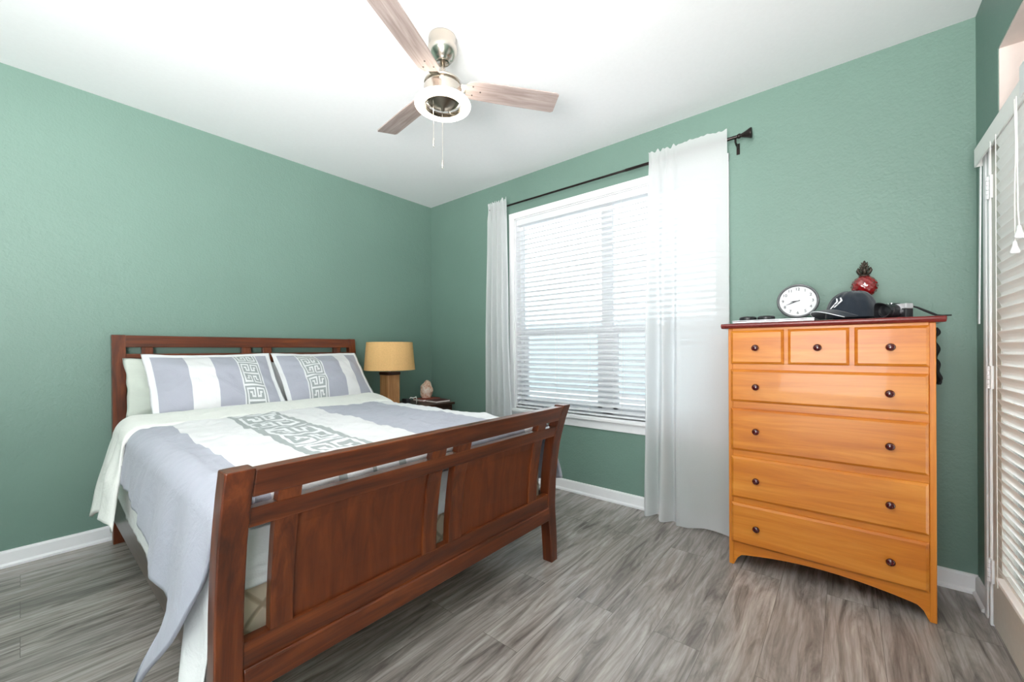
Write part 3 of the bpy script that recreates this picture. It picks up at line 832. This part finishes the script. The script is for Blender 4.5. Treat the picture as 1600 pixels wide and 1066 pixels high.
gz = thing('small_gadget', 'small black gadget with a pale cord beside the table lamp base', 'gadget', (-0.60, -0.36, NZ))
obj('body', box(-0.625, -0.575, -0.40, -0.33, NZ, NZ + 0.062), M['black'], gz, bevel=0.006)
obj('cord', tube([(-0.575, -0.37, NZ + 0.05), (-0.555, -0.372, NZ + 0.07), (-0.53, -0.38, NZ + 0.062), (-0.515, -0.40, NZ + 0.075), (-0.50, -0.39, NZ + 0.04), (-0.50, -0.385, NZ + 0.004)], 0.005, 8), M['cord'], gz, smooth=True)

# ------------------------------------------------------------------ dresser
dr = thing('dresser', 'tall honey maple chest of drawers with dark cherry top and knobs', 'dresser', (-0.22, -3.43, 0))
DF, DB = -0.428, -0.03
DY0, DY1, DT = -3.826, -3.036, 1.278
bm = nbm()
for y0 in (DY0, DY1 - 0.022):
    add_prism(bm, [(DF, 0), (DF + 0.045, 0), (DF + 0.06, 0.05), (DF + 0.10, 0.075), (DB - 0.10, 0.075), (DB - 0.06, 0.05), (DB - 0.045, 0), (DB, 0), (DB, DT), (DF, DT)], 'y', y0, y0 + 0.022)
add_box(bm, DB, DB + 0.008, DY0 + 0.022, DY1 - 0.022, 0.06, DT)
add_box(bm, DF + 0.02, DB, DY0 + 0.022, DY1 - 0.022, 0.105, 0.120)
obj('carcass', bm, M['maple_z'], dr, bevel=0.003)
bm = nbm()
for z0, z1 in ((1.262, DT), (1.052, 1.092), (0.846, 0.890), (0.588, 0.630), (0.338, 0.374), (0.098, 0.130)):
    add_box(bm, DF, DF + 0.02, DY0 + 0.022, DY1 - 0.022, z0, z1)
for y0, y1 in ((-3.309, -3.288), (-3.564, -3.542)): add_box(bm, DF, DF + 0.02, y0, y1, 1.088, 1.265)
obj('face_frame', bm, M['maple_y'], dr, bevel=0.001)
n = 40; ya, yb = DY1 - 0.022, DY0 + 0.022
R_ = []
bm = nbm()
for i in range(n + 1):
    t = i / n; y = ya + (yb - ya) * t; e = min(t, 1 - t)
    zb = 0.0 if e < 0.001 else 0.050 * sst((e + 0.004) / 0.045) + 0.047 * math.sin(PI * t) ** 0.8
    R_.append([bm.verts.new(q) for q in ((DF + 0.001, y, zb), (DF + 0.001, y, 0.112), (DF + 0.019, y, 0.112), (DF + 0.019, y, zb))])
for A_, B_ in zip(R_, R_[1:]):
    for k in range(4): bm.faces.new((A_[k], A_[(k + 1) % 4], B_[(k + 1) % 4], B_[k]))
bm.faces.new(R_[0][::-1]); bm.faces.new(R_[-1])
obj('apron', bm, M['maple_y'], dr)
tp = nbm(); add_prism(tp, [(DF - 0.020, 1.283), (DF - 0.026, 1.290), (DF - 0.026, 1.297), (DF - 0.020, 1.304), (-0.006, 1.304), (-0.006, 1.278), (DF - 0.012, 1.278)], 'y', -3.855, -3.004)
obj('top', tp, M['cherry'], dr, bevel=0.003)
def drawer(y0, y1, z0, z1, knobs):
    bm = nbm(); b = 0.012
    # raised front with an eased edge
    o_ = [(y0, z0), (y1, z0), (y1, z1), (y0, z1)]; i_ = [(y0 + b, z0 + b), (y1 - b, z0 + b), (y1 - b, z1 - b), (y0 + b, z1 - b)]
    L = [[bm.verts.new((x, y, z)) for y, z in q] for x, q in ((DF + 0.016, o_), (DF - 0.007, o_), (DF - 0.017, i_))]
    for A, B in zip(L, L[1:]):
        for k in range(4): bm.faces.new((A[k], A[(k + 1) % 4], B[(k + 1) % 4], B[k]))
    bm.faces.new(L[2]); bm.faces.new(L[0][::-1])
    d = obj('drawer', bm, M['maple_y'], dr, bevel=0.003, seg=3)
    for ky, kz in knobs:
        mt = Matrix.Translation((DF - 0.017, ky, kz)) @ Matrix.Rotation(-PI / 2, 4, 'Y')
        obj('knob', lathe([(0.0, 0.026), (0.008, 0.0255), (0.014, 0.0225), (0.0168, 0.017), (0.015, 0.011), (0.009, 0.007), (0.008, 0.0)], mt, seg=28), M['knob'], d, smooth=True)
for y0, y1, k in ((-3.290, -3.050, -3.167), (-3.544, -3.307, -3.426), (-3.806, -3.562, -3.683)):
    drawer(y0, y1, 1.088, 1.266, [(k, 1.173)])
for z0, z1, kz in ((0.886, 1.058, 0.968), (0.625, 0.850, 0.736), (0.370, 0.592, 0.478), (0.126, 0.341, 0.228)):
    drawer(-3.803, -3.049, z0, z1, [(-3.168, kz), (-3.680, kz)])

# ------------------------------------------------------------------ things on the dresser
TZ = 1.304
lap = thing('laptop', 'closed silver laptop at the left end of the dresser top', 'laptop', (-0.29, -3.235, TZ))
obj('base', box(-0.425, -0.185, -3.415, -3.055, TZ + 0.001, TZ + 0.011), M['alu'], lap, bevel=0.003)
obj('lid', box(-0.425, -0.185, -3.415, -3.055, TZ + 0.0115, TZ + 0.017), M['alu'], lap, bevel=0.002)
LZ = TZ + 0.017
for (x, y, r), lb in (((-0.375, -3.122, 0.041), 'round black disc on the laptop, farther from the clock'), ((-0.372, -3.206, 0.040), 'round black disc on the laptop, next to the clock')):
    o = obj('lens_cap', lathe([(0, 0), (r - 0.003, 0), (r, 0.003), (r, 0.014), (r - 0.004, 0.019), (r - 0.012, 0.021), (0, 0.021)], Matrix.Translation((x, y, LZ)), seg=36), M['black'], None, smooth=False, bevel=0.001)
    tag(o, lb, 'lens cap', 'black discs on the laptop')

ck = thing('clock', 'round grey rimmed analogue clock leaning on the dresser', 'clock', (-0.30, -3.338, LZ))
cr = 0.092
ct = Matrix.Translation((-0.302, -3.338, LZ + cr * math.cos(math.radians(12)) + 0.005)) @ Matrix.Rotation(math.radians(6), 4, 'Z') @ Matrix.Rotation(math.radians(12), 4, 'Y') @ Matrix.Rotation(-PI / 2, 4, 'Y') @ Matrix.Rotation(-PI / 2, 4, 'Z')
# local frame of ct: +z faces the room (-x), +y up, +x to the viewer's right
obj('rim', lathe([(0, -0.022), (cr - 0.014, -0.022), (cr - 0.002, -0.010), (cr, 0.004), (cr - 0.003, 0.014), (cr - 0.008, 0.016), (cr - 0.012, 0.008), (cr - 0.012, 0.002), (0, 0.002)], ct, seg=56), M['clockrim'], ck, smooth=True)
obj('face', lathe([(0, 0.0045), (cr - 0.0125, 0.0045), (cr - 0.0125, 0.0025), (0, 0.0025)], ct, seg=56), M['face'], ck)
def text_bm(s, size, mt, ext=0.0006):
    cu = bpy.data.curves.new('t', 'FONT'); cu.body = s; cu.size = size; cu.align_x = 'CENTER'; cu.align_y = 'CENTER'; cu.extrude = ext
    o = bpy.data.objects.new('t', cu); C.objects.link(o)
    dg = bpy.context.evaluated_depsgraph_get(); dg.update()
    me = bpy.data.meshes.new_from_object(o.evaluated_get(dg))
    bm = nbm(); bm.from_mesh(me); bm.transform(mt)
    bpy.data.objects.remove(o); bpy.data.curves.remove(cu); bpy.data.meshes.remove(me)
    return bm
for h in range(1, 13):
    a = PI / 2 - h * PI / 6
    obj('numeral', text_bm(str(h), 0.021, ct @ Matrix.Translation((0.064 * math.cos(a), 0.064 * math.sin(a), 0.0052))), M['ink'], ck, recalc=False)
for nm, ang, ln, wd in (('hour_hand', PI / 2 - math.radians(262), 0.034, 0.0028), ('minute_hand', PI / 2 - math.radians(248), 0.056, 0.0020)):
    bm = prism([(-0.010, -wd / 2), (ln * 0.6, -wd), (ln, 0), (ln * 0.6, wd), (-0.010, wd / 2)], 'z', 0.006, 0.0068 + (0.0008 if nm[0] == 'm' else 0))
    bm.transform(ct @ Matrix.Rotation(ang, 4, 'Z')); obj(nm, bm, M['ink'], ck)

# baseball cap: brim towards the room and the clock
cp = thing('baseball_cap', 'dark navy baseball cap with white double chevron on the dresser', 'cap', (-0.285, -3.55, TZ))
capM = Matrix.Translation((-0.285, -3.553, TZ + 0.006)) @ Matrix.Rotation(math.radians(180 - 56), 4, 'Z')   # local +x is the brim direction
def crown(a, b):
    """a: around, b: 0 rim .. 1 top"""
    el = b * PI / 2
    fx = 1.0 + 0.08 * max(0, math.cos(a))
    x = 0.100 * fx * math.cos(a) * math.cos(el) ** 0.62; y = 0.090 * math.sin(a) * math.cos(el) ** 0.62
    z = 0.130 * math.sin(el) ** 0.92
    x -= 0.012 * b
    k = 0.004 * nz(math.cos(a) * 4, math.sin(a) * 4, b * 4)
    return capM @ Vector((x + k, y + k, z + 0.008 + k))
obj('crown', grid(crown, lrange(0, 2 * PI, 60), lrange(0, 0.999, 26)), M['navy'], cp, smooth=True)
def brim(u, v):
    a = (u - 0.5) * PI * 0.86
    r0x, r0y = 0.106, 0.088
    inn = Vector((r0x * math.cos(a), r0y * math.sin(a), 0.014))
    out = Vector((0.045 + 0.130 * math.cos(a) ** 0.8 if math.cos(a) > 0 else 0.045, 0.092 * math.sin(a), 0.0))
    p = inn.lerp(out, v)
    p.z = 0.004 + 0.046 * max(0.0, math.cos(a)) ** 1.3 * (1 - 0.12 * v) - 0.004 * v
    return capM @ p
obj('brim', grid(brim, lrange(0.02, 0.98, 40), lrange(0, 1, 12)), M['navy'], cp, smooth=True, solid=0.004)
obj('brim_piping', tube([brim(u, 1.0) for u in lrange(0.02, 0.98, 40)], 0.0022, 6), M['capwhite'], cp, smooth=True)
obj('button', lathe([(0, 0.006), (0.006, 0.004), (0.008, 0)], Matrix.Translation(crown(0, 0.999)), seg=14), M['navy'], cp, smooth=True)
bm = nbm()
a0 = math.radians(6)
def on_crown(p, q):
    pt = crown(a0 + p / 0.088, 0.20 + q / 0.135); ctr = capM @ Vector((0, 0, 0.03))
    return pt + (pt - ctr).normalized() * 0.003
for k in range(2):
    ox, oy = 0.017 * k, 0.003 * k
    L1 = [(0, 0), (0.007, 0), (0.030, 0.024), (0.018, 0.040), (0.011, 0.040), (0.022, 0.024)]
    for quad in ((0, 1, 2, 5), (5, 2, 3, 4)):
        vv = [bm.verts.new(on_crown(L1[i_][0] + ox, L1[i_][1] + oy)) for i_ in quad]; bm.faces.new(vv)
obj('chevron_logo', bm, M['capwhite'], cp, solid=0.0012)

# pineapple ornament
pa = thing('pineapple_ornament', 'red glass pineapple ornament with dark bronze crown behind the cap', 'ornament', (-0.165, -3.605, TZ))
px_, py_ = -0.165, -3.605
obj('stand', lathe([(0, 0), (0.034, 0), (0.036, 0.006), (0.022, 0.014), (0.010, 0.03), (0.009, 0.09), (0.018, 0.104), (0.026, 0.122), (0.02, 0.126), (0, 0.126)], Matrix.Translation((px_, py_, TZ)), seg=24), M['antique'], pa, smooth=True)
bm = nbm(); cz = TZ + 0.178
nu_, nv_ = 48, 28
def glass_pt(i, j):
    ph = PI * (0.06 + 0.88 * j / nv_); th = 2 * PI * i / nu_
    q = abs(math.sin(th * 5 + ph * 6)) * abs(math.sin(th * 5 - ph * 6))
    r = 0.049 * (1 + 0.13 * q)
    return Vector((px_ + r * math.sin(ph) * math.cos(th), py_ + r * math.sin(ph) * math.sin(th), cz + 0.054 * math.cos(ph) * (1 + 0.03 * q)))
G = [[bm.verts.new(glass_pt(i, j)) for i in range(nu_)] for j in range(nv_ + 1)]
for j in range(nv_):
    for i in range(nu_): bm.faces.new((G[j][i], G[j][(i + 1) % nu_], G[j + 1][(i + 1) % nu_], G[j + 1][i]))
bm.faces.new(G[0][::-1]); bm.faces.new(G[-1])
obj('glass_body', bm, M['redglass'], pa, smooth=True)
bm = lathe([(0, 0), (0.020, 0), (0.024, 0.004), (0.012, 0.009), (0.009, 0.06), (0.004, 0.078), (0, 0.082)], Matrix.Translation((px_, py_, cz + 0.050)), seg=18)
for tier, (zz, ln, n_, up, curl) in enumerate(((0.006, 0.036, 6, 0.024, 1), (0.026, 0.024, 6, 0.014, 0), (0.038, 0.022, 6, 0.014, 0), (0.050, 0.018, 5, 0.013, 0), (0.060, 0.014, 5, 0.012, 0))):
    for k in range(n_):
        a = 2 * PI * k / n_ + tier * 0.5
        d = Vector((math.cos(a), math.sin(a), 0)); p0 = Vector((px_, py_, cz + 0.050 + zz))
        if curl: pts = [p0 + d * 0.008, p0 + d * 0.022 + Vector((0, 0, 0.012)), p0 + d * 0.030 + Vector((0, 0, 0.024)), p0 + d * 0.026 + Vector((0, 0, 0.034)), p0 + d * 0.018 + Vector((0, 0, 0.032))]; rr = [0.007, 0.007, 0.006, 0.005, 0.002]
        else: pts = [p0 + d * 0.004, p0 + d * ln * 0.55 + Vector((0, 0, up * 0.4)), p0 + d * ln + Vector((0, 0, up))]; rr = [0.006, 0.005, 0.001]
        add_tube(bm, pts, rr, 6)
obj('crown', bm, M['antique'], pa, smooth=True)

# camera with lens hood
cmx, cmy = -0.300, -3.706
M['silver'] = plain('satin_silver', rgb(196, 196, 198), 0.35, 0.25, vary=0.03)
ca = thing('camera', 'silver and black camera with petal lens hood at the right of the dresser', 'camera', (cmx, cmy, TZ))
cM = Matrix.Translation((cmx, cmy, TZ)) @ Matrix.Rotation(math.radians(180 - 44), 4, 'Z')     # local +x = lens direction
def cam_part(name, bm, mat, par=None, **k):
    bm.transform(cM); return obj(name, bm, mat, par or ca, **k)
body = cam_part('body', box(-0.030, 0.010, -0.056, 0.058, 0.002, 0.045), M['black'], bevel=0.004)
cam_part('top_plate', box(-0.030, 0.010, -0.056, 0.058, 0.045, 0.068), M['silver'], bevel=0.003)
cam_part('hot_shoe', box(-0.018, 0.004, -0.010, 0.010, 0.068, 0.073), M['black'])
bm = lathe([(0, 0), (0.009, 0), (0.009, 0.007), (0, 0.007)], Matrix.Translation((-0.012, -0.038, 0.068)), seg=18); add_lathe(bm, [(0, 0), (0.006, 0), (0.006, 0.009), (0, 0.009)], Matrix.Translation((-0.012, -0.022, 0.068)), seg=14)
cam_part('dials', bm, M['chrome'], smooth=False)
LM = Matrix.Translation((0.010, 0.012, 0.036)) @ Matrix.Rotation(PI / 2, 4, 'Y')
cam_part('mount_ring', lathe([(0.024, 0), (0.031, 0), (0.031, 0.006), (0.024, 0.006)], LM, seg=36, closed=True), M['chrome'])
ln_ = cam_part('lens', lathe([(0, 0.004), (0.029, 0.004), (0.029, 0.02), (0.0305, 0.021), (0.0305, 0.040), (0.029, 0.042), (0.029, 0.056), (0.025, 0.056), (0.022, 0.050), (0, 0.052)], LM, seg=40), M['black'], smooth=False, bevel=0.0008)
bm = nbm(); n = 64; R0, R1 = [], []
for layer in (0, 1):
    ring0, ring1 = [], []
    for k in range(n):
        a = 2 * PI * k / n; pet = 0.078 + 0.012 * math.cos(2 * a)
        r0, r1 = (0.0315, 0.0375) if layer == 0 else (0.0300, 0.0355)
        ring0.append(bm.verts.new(LM @ Vector((r0 * math.cos(a), r0 * math.sin(a), 0.048)))); ring1.append(bm.verts.new(LM @ Vector((r1 * math.cos(a), r1 * math.sin(a), pet))))
    R0.append(ring0); R1.append(ring1)
for k in range(n):
    k2 = (k + 1) % n
    bm.faces.new((R0[0][k], R0[0][k2], R1[0][k2], R1[0][k])); bm.faces.new((R0[1][k2], R0[1][k], R1[1][k], R1[1][k2]))
    bm.faces.new((R1[0][k], R1[0][k2], R1[1][k2], R1[1][k])); bm.faces.new((R0[0][k2], R0[0][k], R0[1][k], R0[1][k2]))
cam_part('lens_hood', bm, M['black'], smooth=False)
bm = nbm(); add_tube(bm, [(-0.010, -0.056, 0.056), (-0.010, -0.063, 0.058), (-0.010, -0.066, 0.052), (-0.010, -0.060, 0.046)], 0.0018, 6)
cam_part('strap_ring', bm, M['chrome'])
bm = nbm()
def ribbon(bm, pts, wdt, th=0.0016):
    pts = [Vector(p) for p in pts]; rows = []
    for i, p in enumerate(pts):
        t = (pts[min(i + 1, len(pts) - 1)] - pts[max(i - 1, 0)]).normalized()
        sd = t.cross(Vector((0, 0, 1))); sd = sd.normalized() if sd.length > 1e-3 else Vector((1, 0, 0)); up = sd.cross(t)
        rows.append([bm.verts.new(p + sd * (wdt / 2) * a + up * th / 2 * b) for a, b in ((-1, -1), (1, -1), (1, 1), (-1, 1))])
    bm.faces.new(rows[0][::-1]); bm.faces.new(rows[-1])
    for A, B in zip(rows, rows[1:]):
        for k in range(4): bm.faces.new((A[k], A[(k + 1) % 4], B[(k + 1) % 4], B[k]))
inv = cM.inverted()
sp = [(-0.312, -3.758, 1.362), (-0.315, -3.780, 1.352), (-0.318, -3.806, 1.335), (-0.322, -3.826, 1.322), (-0.325, -3.842, 1.312), (-0.327, -3.860, 1.3105), (-0.328, -3.885, 1.3105)]
add_tube(bm, [inv @ Vector(p) for p in sp], [0.0025, 0.004, 0.005, 0.005, 0.0045, 0.0035, 0.003], 8)
cam_part('strap', bm, M['blackcloth'])

# black strap bag hanging behind the dresser's right side
def hang(u, t):
    y = -3.838 - 0.026 * u * (0.55 + 0.35 * math.sin(t * 17) * 0.35 + 0.5 * t) - 0.004
    x = -0.17 - 0.012 * math.sin(u * 7 + t * 8)
    return (x, y - 0.006 * math.sin(t * 22), 1.262 - 0.262 * t)
o = obj('hanging_strap', grid(hang, lrange(0, 1, 10), lrange(0, 1, 40)), M['blackcloth'], None, smooth=True, solid=0.010)
tag(o, 'black wavy cloth strap hanging beside the right of the dresser', 'strap')

# ------------------------------------------------------------------ ceiling fan
FX, FYc = -1.532, -1.971
fan = thing('ceiling_fan', 'nickel ceiling fan with three washed wood blades and lit ring light', 'ceiling fan', (FX, FYc, H))
A = Matrix.Translation((FX, FYc, 0))
obj('canopy', lathe([(0, H - 0.0005), (0.068, H - 0.0005), (0.070, H - 0.008), (0.070, H - 0.050), (0.0725, H - 0.054), (0.072, H - 0.066), (0.062, H - 0.092), (0.046, H - 0.112), (0.038, H - 0.118), (0.036, H - 0.124), (0.028, H - 0.126), (0.026, H - 0.118), (0, H - 0.118)], A, seg=48), M['nickel'], fan, smooth=True)
obj('downrod', lathe([(0, H - 0.115), (0.0125, H - 0.115), (0.0125, 2.53), (0.024, 2.528), (0.024, 2.512), (0, 2.512)], A, seg=24), M['nickel'], fan, smooth=True, bevel=0.001)
obj('motor_housing', lathe([(0, 2.530), (0.05, 2.528), (0.086, 2.518), (0.092, 2.512), (0.092, 2.504), (0.080, 2.500), (0.080, 2.492), (0.092, 2.490), (0.094, 2.486), (0.094, 2.432), (0.090, 2.424), (0.078, 2.418), (0, 2.418)], A, seg=56), M['nickel'], fan, smooth=False, bevel=0.001)
obj('ring_band', lathe([(0.0905, 2.392), (0.0925, 2.392), (0.0925, 2.416), (0.0905, 2.416)], A, seg=64, closed=True), M['nickel'], fan)
bm = nbm()
tor = 20; rr_, rt, zc = 0.117, 0.0225, 2.402
rings = [(rr_ + rt * math.cos(2 * PI * k / tor), zc + 0.72 * rt * math.sin(2 * PI * k / tor)) for k in range(tor)]
obj('ring_light', lathe(rings, A, seg=72, closed=True), M['ring'], fan, smooth=True)
M['plate'] = plain('dark_nickel_plate', rgb(112, 106, 96), 0.35, 1.0)
obj('light_plate', lathe([(0, 2.4175), (0.064, 2.4175), (0.066, 2.411), (0.062, 2.405), (0.050, 2.402), (0.048, 2.397), (0.030, 2.395), (0.028, 2.390), (0.010, 2.388), (0.008, 2.372), (0, 2.370)], A, seg=48), M['plate'], fan, smooth=True)
for k in range(3):
    a = 2 * PI * k / 3 + 0.4
    bm = tube([(FX + 0.055 * math.cos(a), FYc + 0.055 * math.sin(a), 2.412), (FX + 0.095 * math.cos(a), FYc + 0.095 * math.sin(a), 2.408)], 0.005, 8)
    obj('ring_arm', bm, M['nickel'], fan, smooth=True)
def blade(ang):
    out = []; r0, r1 = 0.118, 0.600
    bmx = Matrix.Translation((FX, FYc, 2.497)) @ Matrix.Rotation(ang, 4, 'Z') @ Matrix.Rotation(math.radians(-11), 4, 'X')
    prof = [(r0, -0.038), (r0 + 0.028, -0.058), (0.30, -0.063), (r1 - 0.012, -0.066), (r1, -0.056), (r1 + 0.004, 0.056), (r1 - 0.010, 0.064), (0.30, 0.060), (r0 + 0.028, 0.054), (r0, 0.040)]
    # each blade is built along its own x axis so the grain follows it
    b = bpy.data.objects.new('blade', bpy.data.meshes.new('blade')); C.objects.link(b)
    bm = prism(prof, 'z', -0.003, 0.003); bmesh.ops.recalc_face_normals(bm, faces=bm.faces[:]); bm.to_mesh(b.data); bm.free()
    b.data.materials.append(M['blade']); b.parent = fan
    b.matrix_local = Matrix.Translation(-LOC[fan.name]) @ bmx
    bv = b.modifiers.new('bevel', 'BEVEL'); bv.width = 0.0012; bv.segments = 2
    def child(name, bm, mat):
        bmesh.ops.recalc_face_normals(bm, faces=bm.faces[:]); me = bpy.data.meshes.new(name); bm.to_mesh(me); bm.free(); me.materials.append(mat)
        o = bpy.data.objects.new(name, me); C.objects.link(o); o.parent = b
    child('blade_iron', prism([(0.070, -0.022), (0.20, -0.030), (0.215, -0.018), (0.215, 0.018), (0.20, 0.030), (0.070, 0.022)], 'z', 0.0032, 0.0072), M['nickel'])
    for sx, sy in ((0.150, -0.028), (0.150, 0.026), (0.190, 0.0)):
        child('screw', lathe([(0, -0.0058), (0.003, -0.0052), (0.0045, -0.003), (0.0045, -0.0028), (0, -0.0028)], Matrix.Translation((sx, sy, 0)), seg=12), M['screw'])
for k in range(3): blade(math.radians(-36.5 + 120 * k))
for cx_, cy_, zt, zb in ((-1.590, -1.967, 2.405, 2.215), (-1.534, -1.969, 2.366, 2.125)):
    bm = nbm(); add_tube(bm, [(cx_, cy_, zt), (cx_, cy_, zb)], 0.0014, 6)
    c_ = obj('pull_chain', bm, M['nickel'], fan)
    obj('fob', lathe([(0, 0.0), (0.003, -0.002), (0.004, -0.012), (0.0045, -0.036), (0.0035, -0.043), (0, -0.045)], Matrix.Translation((cx_, cy_, zb)), seg=14), M['nickel'], c_, smooth=True)

# ------------------------------------------------------------------ door with blind on the right
DYF = YF + 0.012
bm = nbm()
for x0, x1, y1 in ((-0.235, -0.196, DYF + 0.002), (-0.270, -0.235, DYF - 0.006), (-0.296, -0.270, DYF + 0.003)):
    add_box(bm, x0, x1, YF - 0.10, y1, 0, 2.035)
add_box(bm, DX0, -0.196, YF - 0.10, DYF, 2.005, 2.04)
add_box(bm, DX0, DX0 + 0.05, YF - 0.10, DYF, 0, 2.005)
struct('trim_2', bm, M['trim'], 'white ridged door jamb near the room corner', 'door jamb', bevel=0.003)
E0, E1 = DX0 + 0.055, -0.300
bm = nbm()
add_box(bm, E0, E1, YF - 0.05, DYF - 0.004, 0.012, 0.265); add_box(bm, E0, E1, YF - 0.05, DYF - 0.004, 1.90, 2.0)
add_box(bm, E1 - 0.125, E1, YF - 0.05, DYF - 0.004, 0.265, 1.90); add_box(bm, E0, E0 + 0.115, YF - 0.05, DYF - 0.004, 0.265, 1.90)
door = struct('door_1', bm, M['door'], 'greige glazed door with white blind at the right edge', 'door', bevel=0.003)
obj('pane', box(E0 + 0.112, E1 - 0.112, YF - 0.028, YF - 0.022, 0.262, 1.903), M['glass'], door)
for z in (0.235, 1.045, 1.84):
    bm = nbm()
    add_box(bm, -0.322, -0.278, DYF - 0.004, DYF + 0.004, z - 0.048, z + 0.048)
    for k in range(5): add_tube(bm, [(-0.299, DYF + 0.006, z - 0.047 + 0.019 * k), (-0.299, DYF + 0.006, z - 0.030 + 0.019 * k)], 0.006, 10)
    obj('hinge', bm, M['trim'], door)['label'] = 'white door hinge'

db = thing('door_blind', 'white slatted blind with valance hanging on the door at right', 'blind', (-0.8, DYF, 1.0))
V0, V1 = -1.22, -0.178
bm = nbm()
add_box(bm, V0, V1, YF + 0.030, YF + 0.036, 1.972, 2.052); add_box(bm, V1 - 0.006, V1, YF + 0.001, YF + 0.036, 1.972, 2.052)
obj('valance', bm, M['door_slat'], db, bevel=0.002)
add = box(-0.86, -0.81, YF + 0.012, YF + 0.041, 1.985, 2.085)
obj('valance_clip', add, M['trim'], db, bevel=0.002)
S0, S1, SY = -1.20, -0.52, YF + 0.030
obj('headrail', box(S0, S1, DYF + 0.002, DYF + 0.016, 1.945, 1.985), M['door_slat'], db, bevel=0.002)
bm = nbm(); z = 0.315
while z < 1.94:
    add_slat(bm, 'x', S0, S1, SY, z, 0.048, math.radians(70)); z += 0.0425
obj('slats', bm, M['door_slat'], db)
obj('bottom_rail', box(S0, S1, SY - 0.012, SY + 0.012, 0.275, 0.292), M['door_slat'], db, bevel=0.003)
bm = nbm()
for x in (S1 - 0.03, S1 - 0.10, S1 - 0.45): add_tube(bm, [(x, SY + 0.026, 0.29), (x, SY + 0.026, 1.95)], 0.0011, 5)
obj('ladder_cords', bm, M['cord'], db)
CY = SY + 0.034
for pts in ([(-0.890, CY, 1.96), (-0.897, CY, 1.80), (-0.903, CY, 1.60), (-0.915, CY, 1.545)], [(-0.872, CY, 1.96), (-0.886, CY, 1.82), (-0.872, CY, 1.66), (-0.872, CY, 1.505)]):
    c_ = obj('pull_cord', tube(pts, 0.0018, 6), M['cord'], db, smooth=True)
    e = pts[-1]
    obj('tassel', lathe([(0, 0.004), (0.004, 0.002), (0.006, -0.012), (0.011, -0.030), (0.010, -0.036), (0, -0.037)], Matrix.Translation(e), seg=14), M['trim'], c_, smooth=True)
obj('tilt_strip', prism([(-0.168, 1.275), (-0.148, 1.275), (-0.185, 1.965), (-0.205, 1.965)], 'y', DYF + 0.006, DYF + 0.010), M['trim'], db)['label'] = 'long narrow white plastic strip'
